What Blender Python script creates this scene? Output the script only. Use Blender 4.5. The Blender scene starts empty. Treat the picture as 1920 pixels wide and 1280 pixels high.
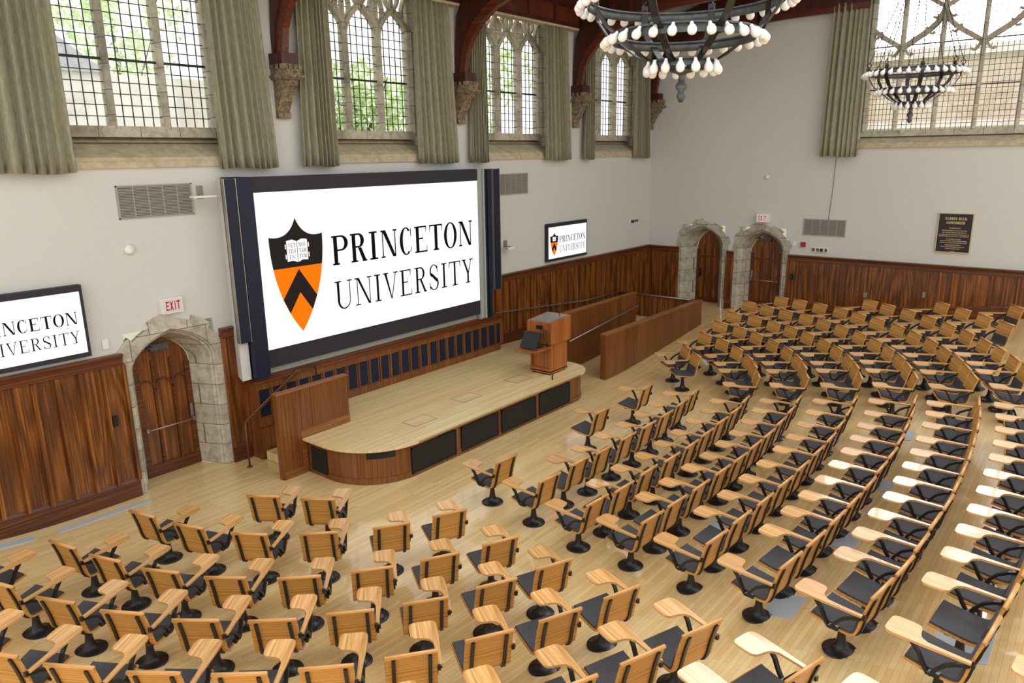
SKY, GLOW, EXPO = 1.25, 7.5, 0.55
import bpy, bmesh, math, random
import numpy as np
from mathutils import Vector, Matrix
random.seed(7)
S = bpy.context.scene
COL = S.collection
PI = math.pi
R = math.radians

# ------------------------------------------------------------------ camera
CAMZ = 5.157
cam_d = bpy.data.cameras.new('camera'); cam = bpy.data.objects.new('camera', cam_d); COL.objects.link(cam)
yaw, pitch, roll, FPX = R(39.15174), R(14.15510), R(-0.88176), 1388.35
cy, sy, cp, sp = math.cos(yaw), math.sin(yaw), math.cos(pitch), math.sin(pitch)
fwd = Vector((cy*cp, sy*cp, -sp)); rt = Vector((sy, -cy, 0)); up = rt.cross(fwd)
rt2 = rt*math.cos(roll)+up*math.sin(roll); up2 = up*math.cos(roll)-rt*math.sin(roll)
cam.matrix_world = Matrix(((rt2.x, up2.x, -fwd.x, 0), (rt2.y, up2.y, -fwd.y, 0), (rt2.z, up2.z, -fwd.z, CAMZ), (0, 0, 0, 1)))
cam_d.sensor_width = 36; cam_d.lens = 36*FPX/1920; cam_d.clip_start = .05; cam_d.clip_end = 400
S.camera = cam

# ------------------------------------------------------------------ materials
def lin(c):
    return tuple(((x/12.92) if x <= .04045 else ((x+.055)/1.055)**2.4) for x in c)
def rgb(r, g, b):
    return lin((r/255, g/255, b/255))+(1,)
class NT:
    def __init__(s, name):
        s.m = bpy.data.materials.new(name); s.m.use_nodes = True; s.t = s.m.node_tree; s.t.nodes.clear()
        s.out = s.n('ShaderNodeOutputMaterial'); s.b = s.n('ShaderNodeBsdfPrincipled'); s.l(s.b.outputs[0], s.out.inputs[0])
    def n(s, ty, **k):
        x = s.t.nodes.new(ty)
        for a, v in k.items(): setattr(x, a, v)
        return x
    def l(s, a, b): s.t.links.new(a, b)
    def math(s, op, a, b=None, clamp=False):
        x = s.n('ShaderNodeMath', operation=op, use_clamp=clamp)
        for i, v in enumerate((a, b)):
            if v is None: continue
            if isinstance(v, (int, float)): x.inputs[i].default_value = v
            else: s.l(v, x.inputs[i])
        return x.outputs[0]
    def coord(s, scale=(1, 1, 1), rot=(0, 0, 0), kind='Object'):
        c = s.n('ShaderNodeTexCoord'); mp = s.n('ShaderNodeMapping')
        mp.inputs['Scale'].default_value = scale; mp.inputs['Rotation'].default_value = rot
        s.l(c.outputs[kind], mp.inputs[0]); return mp.outputs[0]
    def noise(s, vec, scale=5, detail=4, dist=0, rough=.55):
        x = s.n('ShaderNodeTexNoise'); x.inputs['Scale'].default_value = scale; x.inputs['Detail'].default_value = detail
        x.inputs['Distortion'].default_value = dist; x.inputs['Roughness'].default_value = rough
        s.l(vec, x.inputs['Vector']); return x.outputs['Fac']
    def ramp(s, fac, stops):
        x = s.n('ShaderNodeValToRGB'); e = x.color_ramp.elements
        while len(e) < len(stops): e.new(.5)
        for el, (p, c) in zip(e, stops): el.position = p; el.color = c
        s.l(fac, x.inputs[0]); return x.outputs[0]
    def mix(s, fac, a, b, mode='MIX'):
        x = s.n('ShaderNodeMix', data_type='RGBA', blend_type=mode)
        for i, v in ((0, fac), (6, a), (7, b)):
            if isinstance(v, (int, float)): x.inputs[i].default_value = v
            elif isinstance(v, tuple): x.inputs[i].default_value = v
            else: s.l(v, x.inputs[i])
        return x.outputs[2]
    def bump(s, h, strength=.2, dist=.01):
        x = s.n('ShaderNodeBump'); x.inputs['Strength'].default_value = strength; x.inputs['Distance'].default_value = dist
        s.l(h, x.inputs['Height']); s.l(x.outputs[0], s.b.inputs['Normal'])
    def fin(s, col=None, rough=.5, spec=.5, metal=0., coat=0.):
        if col is not None:
            if isinstance(col, tuple): s.b.inputs['Base Color'].default_value = col
            else: s.l(col, s.b.inputs['Base Color'])
        if isinstance(rough, (int, float)): s.b.inputs['Roughness'].default_value = rough
        else: s.l(rough, s.b.inputs['Roughness'])
        s.b.inputs['Specular IOR Level'].default_value = spec; s.b.inputs['Metallic'].default_value = metal
        s.b.inputs['Coat Weight'].default_value = coat
        return s.m
def wood(name, dark, mid, light, axis='z', figure=10., grain=60., rough=.4, vary=0., fig_amt=.6, coat=0., fs=1.6):
    """grain runs along AXIS; contour-like figure plus fine pores"""
    t = NT(name); st = {'x': (.12, 1, 1), 'y': (1, .12, 1), 'z': (1, 1, .12)}[axis]
    v = t.coord(st); n1 = t.noise(v, fs, 2, .6)
    fig = t.math('SINE', t.math('MULTIPLY', n1, figure*6.28)); fig = t.math('ADD', t.math('MULTIPLY', fig, .5), .5)
    st2 = tuple(a*a for a in st); v2 = t.coord(st2); pores = t.noise(v2, grain, 5, 0, .7)
    base = t.ramp(pores, [(.3, dark), (.5, mid), (.72, light)])
    col = t.mix(t.math('MULTIPLY', fig, fig_amt), base, dark)
    if vary:
        oi = t.n('ShaderNodeObjectInfo'); f = t.math('ADD', t.math('MULTIPLY', oi.outputs['Random'], vary), 1-vary/2)
        hsv = t.n('ShaderNodeHueSaturation'); t.l(col, hsv.inputs['Color']); t.l(f, hsv.inputs['Value']); col = hsv.outputs[0]
    t.bump(pores, .08, .003)
    return t.fin(col, rough, .45, coat=coat)
def boards(name, c1, c2, c3, bw=1.3, rh=.057, rough=.3, fine=.35, coat=0.):
    t = NT(name); v = t.coord()
    br = t.n('ShaderNodeTexBrick', offset=.37, offset_frequency=2); t.l(v, br.inputs['Vector'])
    for k, val in (('Scale', 1), ('Mortar Size', .0011), ('Mortar Smooth', .1), ('Bias', 0), ('Brick Width', bw), ('Row Height', rh)): br.inputs[k].default_value = val
    br.inputs['Color1'].default_value = c1; br.inputs['Color2'].default_value = c2; br.inputs['Mortar'].default_value = tuple(x*.45 for x in c2[:3])+(1,)
    g = t.noise(t.coord((1.2, 30, 30)), 3, 5, .3, .65)
    col = t.mix(t.math('MULTIPLY', t.math('SUBTRACT', g, .35, True), fine*2), br.outputs['Color'], c3)
    big = t.noise(v, .7, 3); rr = t.math('ADD', t.math('MULTIPLY', big, .22), rough-.11)
    t.bump(t.math('ADD', t.math('MULTIPLY', g, .1), t.noise(v, 2.2, 2)), .12, .02)
    t.b.inputs['Coat Roughness'].default_value = .08
    return t.fin(col, rr, .5, coat=coat)
def plain(name, col, rough=.5, spec=.5, metal=0., nscale=0., namt=.12, bump=0., coat=0.):
    t = NT(name)
    if nscale:
        n = t.noise(t.coord(), nscale, 5, 0, .6); d = tuple(x*(1-namt) for x in col[:3])+(1,); l = tuple(min(1, x*(1+namt)) for x in col[:3])+(1,)
        c = t.ramp(n, [(.3, d), (.7, l)])
        if bump: t.bump(n, bump, .01)
        return t.fin(c, rough, spec, metal, coat)
    return t.fin(col, rough, spec, metal, coat)
M = {}
M['plaster'] = plain('plaster', rgb(204, 202, 194), .85, .2, 0, 40, .03, .05)
M['wains'] = wood('dark quartered oak', rgb(54, 26, 8), rgb(130, 74, 25), rgb(182, 116, 46), 'z', 9, 45, .36, 0, .62, .15, 1.7)
M['wains_h'] = wood('dark oak rail', rgb(40, 18, 7), rgb(96, 48, 17), rgb(140, 76, 30), 'x', 3, 45, .4, 0, .35, .1)
M['wains_hy'] = wood('dark oak rail far', rgb(40, 18, 7), rgb(100, 52, 18), rgb(146, 82, 32), 'y', 3, 45, .4, 0, .35, .1)
M['red'] = wood('red oak timber', rgb(26, 7, 3), rgb(70, 25, 11), rgb(102, 42, 20), 'z', 3, 30, .45, 0, .4, .1)
M['red_y'] = wood('red oak brace', rgb(40, 12, 5), rgb(98, 42, 20), rgb(134, 70, 38), 'y', 3, 30, .4, 0, .35, .15)
M['cherry'] = wood('cherry veneer', rgb(78, 40, 16), rgb(120, 70, 30), rgb(152, 96, 48), 'z', 3, 40, .35, 0, .35, .15, 1.2)
M['cherry_x'] = wood('cherry veneer lengthwise', rgb(96, 54, 22), rgb(142, 90, 44), rgb(174, 120, 66), 'x', 3, 40, .3, 0, .3, .15)
M['lectern'] = wood('lectern cherry', rgb(110, 58, 24), rgb(158, 92, 42), rgb(186, 118, 62), 'z', 3, 40, .35, 0, .3, .15)
M['oak'] = wood('oak ply', rgb(150, 96, 36), rgb(206, 150, 74), rgb(230, 182, 108), 'x', 3, 50, .42, .16, .25)
M['oak_y'] = wood('oak tablet', rgb(158, 104, 48), rgb(212, 160, 96), rgb(234, 192, 134), 'y', 3, 60, .27, .2, .22, .3)
M['oak_e'] = wood('oak rail', rgb(150, 96, 40), rgb(200, 142, 74), rgb(224, 176, 108), 'x', 2, 60, .35, .14, .15, .2)
M['floor'] = boards('maple floor', rgb(238, 212, 154), rgb(224, 188, 124), rgb(198, 152, 90), coat=.9)
M['deck'] = boards('stage maple', rgb(232, 210, 156), rgb(218, 188, 130), rgb(192, 156, 98), 1.6, .05, .32)
def fabric():
    t = NT('charcoal fabric'); n = t.noise(t.coord(), 260, 3, 0, .8)
    c = t.ramp(n, [(.35, rgb(52, 51, 52)), (.58, rgb(84, 82, 83)), (.8, rgb(128, 126, 126))]); t.bump(n, .3, .002)
    return t.fin(c, .95, .15)
M['fabric'] = fabric()
M['iron'] = plain('black cast iron', rgb(32, 31, 30), .36, .5, .15, 60, .2)
M['iron2'] = plain('wrought iron', rgb(84, 88, 88), .5, .5, .4, 14, .35, .2)
M['lead'] = plain('lead came', rgb(40, 38, 38), .6)
M['steel'] = plain('satin steel', rgb(168, 162, 154), .35, .5, .8)
M['bronze'] = plain('bronze rail', rgb(108, 74, 50), .4, .5, .5)
M['navy'] = plain('navy panel', rgb(14, 22, 44), .5, .4, 0, 90, .3)
M['black'] = plain('black plastic', rgb(14, 14, 16), .45)
M['bezel'] = plain('dark bezel', rgb(46, 44, 50), .55, .3, 0, 120, .15)
M['white'] = plain('white plastic', rgb(226, 224, 216), .45)
M['grey'] = plain('grey paint', rgb(158, 160, 152), .6, .3, 0, 30, .05)
M['ventgrey'] = plain('vent grey', rgb(158, 154, 142), .6)
M['ventdark'] = plain('vent recess', rgb(84, 82, 76), .8)
M['plate'] = plain('grey floor register', rgb(178, 188, 194), .4, .5, 0., 60, .1)
def meshy(name, a, b, s):
    t = NT(name); v = t.coord((s, s, s)); c = t.n('ShaderNodeTexVoronoi'); c.inputs['Scale'].default_value = 1; t.l(v, c.inputs['Vector'])
    return t.fin(t.ramp(c.outputs['Distance'], [(.2, a), (.7, b)]), .7, .3)
M['grille'] = meshy('speaker cloth', rgb(20, 20, 22), rgb(40, 36, 32), 60)
M['grille_n'] = meshy('navy speaker cloth', rgb(10, 14, 28), rgb(24, 32, 56), 80)
def stone():
    t = NT('limestone'); c = t.n('ShaderNodeTexCoord'); sx = t.n('ShaderNodeSeparateXYZ'); t.l(c.outputs['Object'], sx.inputs[0])
    cb = t.n('ShaderNodeCombineXYZ'); t.l(t.math('ADD', sx.outputs[0], sx.outputs[1]), cb.inputs[0]); t.l(sx.outputs[2], cb.inputs[1])
    br = t.n('ShaderNodeTexBrick', offset=.5); t.l(cb.outputs[0], br.inputs['Vector'])
    for k, val in (('Scale', 1), ('Mortar Size', .006), ('Mortar Smooth', .3), ('Bias', 0), ('Brick Width', .62), ('Row Height', .36)): br.inputs[k].default_value = val
    br.inputs['Color1'].default_value = rgb(196, 188, 168); br.inputs['Color2'].default_value = rgb(170, 163, 146); br.inputs['Mortar'].default_value = rgb(92, 84, 70)
    n = t.noise(c.outputs['Object'], 6, 8, .4, .7); col = t.mix(t.math('MULTIPLY', t.math('SUBTRACT', n, .42, True), 2.2), br.outputs['Color'], rgb(104, 92, 70))
    t.bump(n, .35, .01); return t.fin(col, .85, .2)
M['stone'] = stone()
M['sill'] = plain('sill stone', rgb(186, 172, 142), .85, .2, 0, 7, .22, .2)
def carved():
    t = NT('carved stone'); n = t.noise(t.coord(), 14, 8, .6, .7)
    t.bump(n, .6, .02); return t.fin(t.ramp(n, [(.3, rgb(72, 60, 46)), (.5, rgb(128, 112, 90)), (.7, rgb(172, 156, 128))]), .9, .2)
M['carved'] = carved()
def cloth():
    t = NT('sage curtain'); n = t.noise(t.coord((1, 1, .3)), 30, 4, 0, .6)
    t.b.inputs['Sheen Weight'].default_value = .2
    return t.fin(t.ramp(n, [(.3, rgb(132, 128, 104)), (.7, rgb(158, 154, 128))]), .9, .15)
M['cloth'] = cloth()
def glass():
    t = NT('window glass'); tr = t.n('ShaderNodeBsdfTransparent'); gl = t.n('ShaderNodeBsdfGlossy'); gl.inputs['Roughness'].default_value = .03
    mx = t.n('ShaderNodeMixShader'); mx.inputs[0].default_value = .05
    t.l(tr.outputs[0], mx.inputs[1]); t.l(gl.outputs[0], mx.inputs[2]); t.l(mx.outputs[0], t.out.inputs[0])
    return t.m
M['glass'] = glass()
def bulb():
    t = NT('frosted bulb'); t.b.inputs['Subsurface Weight'].default_value = 0
    return t.fin(rgb(244, 240, 236), .25, .5, coat=.3)
M['bulb'] = bulb()
def emis(name, col, k):
    t = NT(name); t.b.inputs['Emission Color'].default_value = col; t.b.inputs['Emission Strength'].default_value = k
    return t.fin(tuple(x*.3 for x in col[:3])+(1,), .6, .1)
SCR = .93/2**EXPO
M['scr_white'] = emis('lit screen white', rgb(247, 247, 247), SCR*1.0)
M['scr_black'] = emis('lit screen black', rgb(34, 28, 28), SCR)
M['scr_ink'] = emis('lit screen ink', rgb(6, 6, 6), SCR)
M['scr_orange'] = emis('lit screen orange', rgb(255, 116, 4), SCR)
M['exit_white'] = emis('lit exit face', rgb(236, 228, 218), .3)
M['exit_red'] = emis('lit exit letters', rgb(206, 30, 30), .35)
M['gold'] = plain('brass lettering', rgb(206, 178, 132), .4, .5, .3)
M['plaque'] = plain('dark bronze plaque', rgb(26, 18, 14), .4, .5, .2)
M['firered'] = plain('red plastic', rgb(150, 28, 26), .4)
M['orange'] = plain('orange rubber', rgb(206, 120, 72), .6)
M['ceil'] = wood('ceiling boards', rgb(26, 9, 5), rgb(54, 22, 12), rgb(78, 34, 18), 'x', 3, 30, .6)
M['ext_stone'] = plain('pale ashlar', rgb(224, 214, 206), .9, .1, 0, 1.2, .08)
M['ext_roof'] = plain('slate roof', rgb(170, 170, 172), .9, .1, 0, 3, .1)
M['leaf'] = plain('leaves', rgb(206, 224, 168), .8, .2, 0, 2.5, .2)  # overexposed daylight put into the colour: paler than plain green foliage
M['bark'] = plain('bark', rgb(120, 104, 84), .9, .1)
M['lawn'] = plain('lawn', rgb(140, 160, 110), .9, .1)
M['tan'] = plain('sandstone facing', rgb(206, 184, 160), .9, .1, 0, 1.2, .08)

# ------------------------------------------------------------------ mesh builder
class MB:
    def __init__(s, T=None): s.v = []; s.f = []; s.sm = []; s.T = T
    def add(s, vs, fs, smooth=False):
        o = len(s.v)
        for p in vs: s.v.append(tuple(s.T(*p)) if s.T else tuple(p))
        for f in fs: s.f.append(tuple(i+o for i in f)); s.sm.append(smooth)
        return s
    def box(s, x0, x1, y0, y1, z0, z1):
        v = [(x, y, z) for z in (z0, z1) for y in (y0, y1) for x in (x0, x1)]
        return s.add(v, [(0, 2, 3, 1), (4, 5, 7, 6), (0, 1, 5, 4), (2, 6, 7, 3), (0, 4, 6, 2), (1, 3, 7, 5)])
    def hexa(s, b, t):     # two quads bottom/top ccw from above
        return s.add(list(b)+list(t), [(3, 2, 1, 0), (4, 5, 6, 7)]+[(i, (i+1) % 4, 4+(i+1) % 4, 4+i) for i in range(4)])
    def prism(s, poly, w0, w1, ax=2, smooth=False):
        """polygon in the two other axes, extruded along axis AX (0,1,2); concave polygons allowed"""
        def P(a, b, w): return {2: (a, b, w), 1: (a, w, b), 0: (w, a, b)}[ax]
        n = len(poly); v = [P(a, b, w0) for a, b in poly]+[P(a, b, w1) for a, b in poly]
        s.add(v, [tuple(range(n))[::-1], tuple(range(n, 2*n))]+[(i, (i+1) % n, n+(i+1) % n, n+i) for i in range(n)], smooth); return s
    def flat(s, poly, w, ax=2):
        def P(a, b): return {2: (a, b, w), 1: (a, w, b), 0: (w, a, b)}[ax]
        return s.add([P(a, b) for a, b in poly], [tuple(range(len(poly)))])
    def loft(s, loops, closed=False, smooth=True, cap=False):
        n = len(loops[0]); v = [p for l in loops for p in l]; f = []
        for k in range(len(loops)-1):
            for i in range(n if closed else n-1):
                j = (i+1) % n; f.append((k*n+i, k*n+j, (k+1)*n+j, (k+1)*n+i))
        if cap: f += [tuple(range(n))[::-1], tuple(range((len(loops)-1)*n, len(loops)*n))]
        return s.add(v, f, smooth)
    def tube(s, path, r, n=8, rz=None, cap=True):
        """round (or elliptic: r x rz) section swept along a path of points"""
        path = [Vector(p) for p in path]; loops = []; ref = Vector((0, 0, 1))
        for i, p in enumerate(path):
            d = (path[min(i+1, len(path)-1)]-path[max(i-1, 0)]).normalized()
            a = d.cross(ref if abs(d.dot(ref)) < .95 else Vector((0, 1, 0))).normalized(); b = a.cross(d).normalized()
            rr = r[i] if isinstance(r, (list, tuple)) else r; r2 = rz if rz else rr
            loops.append([tuple(p+a*rr*math.cos(2*PI*k/n)+b*r2*math.sin(2*PI*k/n)) for k in range(n)])
        return s.loft(loops, True, True, cap)
    def bar(s, path, w, h, ref=(0, 0, 1)):
        """rectangular section w (across) x h (along ref) swept along a path"""
        path = [Vector(p) for p in path]; ref = Vector(ref); loops = []
        for i, p in enumerate(path):
            d = (path[min(i+1, len(path)-1)]-path[max(i-1, 0)]).normalized(); a = d.cross(ref).normalized(); b = a.cross(d).normalized()
            loops.append([tuple(p+a*w/2*x+b*h/2*y) for x, y in ((-1, -1), (1, -1), (1, 1), (-1, 1))])
        return s.loft(loops, True, False, True)
    def lathe(s, prof, n=24, c=(0, 0, 0), ax=2, smooth=True):
        loops = []
        for r_, h in prof:
            l = []
            for k in range(n):
                a = 2*PI*k/n; x, y = r_*math.cos(a), r_*math.sin(a)
                l.append({2: (c[0]+x, c[1]+y, c[2]+h), 0: (c[0]+h, c[1]+x, c[2]+y), 1: (c[0]+y, c[1]+h, c[2]+x)}[ax])
            loops.append(l)
        return s.loft(loops, True, smooth, True)
    def mesh(s, name, mat, off=(0, 0, 0)):
        me = bpy.data.meshes.new(name); me.from_pydata([(x-off[0], y-off[1], z-off[2]) for x, y, z in s.v], [], s.f)
        me.polygons.foreach_set('use_smooth', s.sm); me.validate()
        bm = bmesh.new(); bm.from_mesh(me)
        bmesh.ops.recalc_face_normals(bm, faces=bm.faces); bm.to_mesh(me); bm.free()
        if mat: me.materials.append(mat)
        return me
    def build(s, name, mat, parent=None, off=None, bevel=0):
        mat = M[mat] if isinstance(mat, str) else mat
        if parent is not None:
            off = wloc(parent); me = s.mesh(name, mat, off); o = bpy.data.objects.new(name, me); COL.objects.link(o); o.parent = parent
        else:
            if off is None:
                xs = np.array(s.v); off = ((xs[:, 0].min()+xs[:, 0].max())/2, (xs[:, 1].min()+xs[:, 1].max())/2, xs[:, 2].min())
            me = s.mesh(name, mat, off); o = bpy.data.objects.new(name, me); COL.objects.link(o); o.location = off
        if bevel:
            b = o.modifiers.new('bevel', 'BEVEL'); b.width = bevel; b.segments = 2; b.limit_method = 'ANGLE'
        return o
def wloc(o):
    v = Vector((0, 0, 0))
    while o is not None: v = v+o.location; o = o.parent
    return v
def tag(o, label, cat, group=None):
    o['label'] = label; o['category'] = cat
    if group: o['group'] = group
    return o
def thing(name, label, cat, loc, group=None, rz=0):
    o = bpy.data.objects.new(name, None); COL.objects.link(o); o.location = loc; o.rotation_euler = (0, 0, rz); o.empty_display_size = .1
    return tag(o, label, cat, group)
def struct(o): o['kind'] = 'structure'; return o
def dup(o, parent=None):
    c = o.copy(); COL.objects.link(c); c.parent = parent
    for ch in list(o.children): dup(ch, c)
    return c
# wall frames: u to the right along the wall seen from the room, v up, w out into the room
YW, XF = 11.5, 21.1
def FW(u, v, w): return (u, YW-w, v)
def RW(u, v, w): return (XF-w, -u, v)
def floor_z(x, y):
    gx, gy, s0, r0, a1, b1, a2, b2 = 10.837, 9.447, .17125, 5.7748, -1.7482, -.02453, .46889, -.04938
    th = math.atan2(y-gy, x-gx); R0 = r0+a1*math.cos(th)+a2*math.cos(2*th); s = s0+b1*math.cos(th)+b2*math.cos(2*th)
    r = math.hypot(x-gx, y-gy)-R0
    return s*.5*(r+math.sqrt(r*r+.36))-.012
ORD = ['zeroth', 'first', 'second', 'third', 'fourth', 'fifth', 'sixth', 'seventh', 'eighth', 'ninth', 'tenth', 'eleventh', 'twelfth', 'thirteenth']
# ------------------------------------------------------------------ floor, ceiling, walls
m = MB(); NX, NY = 100, 84; X0, X1, Y0, Y1 = -2.5, 22.0, -8.0, 12.2
vs = []
for j in range(NY+1):
    for i in range(NX+1):
        x = X0+(X1-X0)*i/NX; y = Y0+(Y1-Y0)*j/NY; vs.append((x, y, floor_z(min(x, XF+.5), min(y, YW+.4))))
m.add(vs, [(j*(NX+1)+i, j*(NX+1)+i+1, (j+1)*(NX+1)+i+1, (j+1)*(NX+1)+i) for j in range(NY) for i in range(NX)], True)
struct(m.build('floor', 'floor', off=(0, 0, 0)))
WTOP = 9.7
m = MB(); m.box(-1.5, 21.5, 7.0, 12.1, WTOP, WTOP+.2); m.box(18.5, 21.5, -2.5, 7.0, WTOP, WTOP+.2); struct(m.build('ceiling', 'ceil', off=(0, 0, 0)))  # out of view: cut back to admit sky, far strip added to shade wall top
WC = [5.65, 10.12, 14.6, 19.05]; HW = 1.32      # front window centres and half width
D0 = (4.76, 6.22)                                # front door opening
m = MB(FW); cuts = []
edges = [-2.5]
ops = [(c-HW, c+HW, 5.1, 8.75) for c in WC]
def wall_cols(m, a, b, opens, top, w0, zb=-.1):
    """wall with rectangular openings: cut in columns at every jamb"""
    xs = sorted({a, b}|{o[0] for o in opens}|{o[1] for o in opens})
    for x0, x1 in zip(xs, xs[1:]):
        z = zb
        for o in sorted([o for o in opens if o[0] <= x0+1e-6 and o[1] >= x1-1e-6], key=lambda o: o[2]):
            if o[2] > z: m.box(x0, x1, z, o[2], w0, 0)
            z = o[3]
        m.box(x0, x1, z, top, w0, 0)
wall_cols(m, -2.5, 21.7, ops+[(D0[0], D0[1], -.1, 2.6)], WTOP, -.6)
struct(m.build('wall_left', 'plaster', off=(0, 0, 0)))
FWIN = (-5.55, -.5, 5.25, 9.35)                  # far window opening in u
FD = [(-10.36, -8.98), (-8.56, -7.18)]           # far doors in u
m = MB(RW); wall_cols(m, -11.5, 6.5, [FWIN]+[(a, b, -.1, 3.02) for a, b in FD], WTOP, -.6)
struct(m.build('wall_right', 'plaster', off=(0, 0, 0)))

# ------------------------------------------------------------------ arched doors with stone surrounds
def arch(cx, hw, v0, spring, apex, n=11):
    h = apex-spring; L = [(cx-hw, v0), (cx-hw, (v0+spring)/2)]
    for i in range(n+1):
        a = PI/2*i/n; x = hw*math.cos(a); L.append((cx-x, spring+h*(.72*math.sin(a)**.9+.28*(1-x/hw))))
    return L+[(2*cx-x, y) for x, y in L[-2::-1]]
def door(T, n, cx, v0, face, back, spr, apx, quoin_top, right_bar, label_mat=None):
    """FACE / BACK = half widths of the opening at the wall face and at the leaf; SPR, APX pairs"""
    D = .46
    # stone surround: voussoirs with alternating lengths, splayed moulded reveal
    A = arch(cx, face, v0, spr[0], apx[0], 12); m = MB(T)
    steps = [(0, .035), (.05, .035), (.07, .0), (.12, -.02), (.14, -.06), (.2, -.07), (.22, -.13), (.25, -.15)]
    loops = []
    for dx, w in steps[:-2]:
        loops.append([(x, y, w) for x, y in arch(cx, face-dx*.45, v0, spr[0]-dx*.1, apx[0]-dx*.5, 12)])
    loops.append([(x, y, -.16) for x, y in arch(cx, face-.12, v0, spr[0]-.03, apx[0]-.13, 12)])
    loops.append([(x, y, -D) for x, y in arch(cx, back, v0, spr[1], apx[1], 12)])
    m.loft(loops, False, False)
    # voussoirs and jamb stones on the wall face
    N = len(A); k = 0; i = 0; wid = quoin_top
    segs = [(0, 1), (1, 2)]+[(j, min(j+3, N-3)) for j in range(2, N-3, 3)]+[(N-3, N-2), (N-2, N-1)]
    for s, (a, b) in enumerate(segs):
        out = wid*(1.0 if s % 2 else .62)
        pa, pb = A[a], A[b]
        def outer(p, o):
            if p[1] <= spr[0]-.02: return (p[0]+(-o if p[0] < cx else o), p[1])
            dx, dy = p[0]-cx, p[1]-(spr[0]-.25); l = math.hypot(dx, dy); return (p[0]+dx/l*o, p[1]+dy/l*o)
        mid = [A[j] for j in range(a, b+1)]
        poly = mid+[outer(p, out) for p in mid[::-1]] if a >= 2 and b <= N-3 else [pa, pb, outer(pb, wid*.7), outer(pa, wid*.7)]
        m.prism(poly, -.05, .03)
    sur = struct(m.build('trim_%d' % (10+n), 'stone'))
    # leaf with battens and blind arcade
    P = arch(cx, back, v0, spr[1], apx[1], 12); m = MB(T); m.prism(P, -D-.07, -D-.02); leaf = m.build('door_%d' % n, 'wains'); struct(leaf)
    m = MB(T); w0, w1 = -D-.02, -D+.012
    for e in (-1, 1): m.box(cx+e*(back-.05)-.045, cx+e*(back-.05)+.045, v0, spr[1], w0, w1)
    for e in (-1, 1): m.box(cx+e*back*.33-.02, cx+e*back*.33+.02, v0+.05, spr[1]+.25*(apx[1]-spr[1]), w0, w1)
    m.box(cx-back, cx+back, v0, v0+.2, w0, w1+.005)
    zz = v0+.86*(spr[1]-v0)
    for c in (-.62, 0, .62):
        r0 = back*.3; pts = [(cx+c*back+r0*math.cos(PI*k/10), zz+r0*1.25*math.sin(PI*k/10)-.12, -D) for k in range(11)]
        m.bar(pts, .03, .03, (0, 0, 1))
    m.build('panel_moulding', 'wains_h', leaf)
    if right_bar is not None:
        vb = v0+.84; m = MB(T); m.tube([(cx-back+.06, vb, -D+.09), (cx+back-.06, vb, -D+.09)], .013, 8)
        for e in (-1, 1): m.box(cx+e*(back-.07)-.02, cx+e*(back-.07)+.02, vb-.03, vb+.03, -D-.02, -D+.1)
        e = right_bar; m.box(cx+e*(back-.07)-.025, cx+e*(back-.07)+.025, vb+.04, vb+.26, -D-.02, -D+.03)
        m.build('push_bar', 'steel', leaf)
        m = MB(T); m.box(cx-.18, cx+.12, apx[1]-.2, apx[1]-.1, -D, -D+.09); m.box(cx-.28, cx-.18, apx[1]-.13, apx[1]-.11, -D, -D+.2); m.build('door_closer', 'iron2', leaf)
    else:
        m = MB(T); m.box(cx-back+.1, cx-back+.16, v0+.85, v0+1.12, -D-.02, -D+.02); m.tube([(cx-back+.13, v0+1.05, -D), (cx-back+.13, v0+1.05, -D+.08), (cx-back+.22, v0+1.05, -D+.08)], .012)
        m.build('door_handle', 'black', leaf)
door(FW, 1, 5.49, 0, .73, .47, (1.95, 1.86), (2.58, 2.35), .25, 1, ('pale stone arch surround of the door beside the big screen',))
door(RW, 2, -9.67, .52, .69, .38, (2.45, 2.25), (3.02, 2.82), .2, None, ('pale stone arch surround of the narrower door nearest the room corner',))
door(RW, 3, -7.87, .6, .69, .46, (2.42, 2.25), (3.0, 2.8), .2, -1, ('pale stone arch surround of the door under the far exit sign',))

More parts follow.
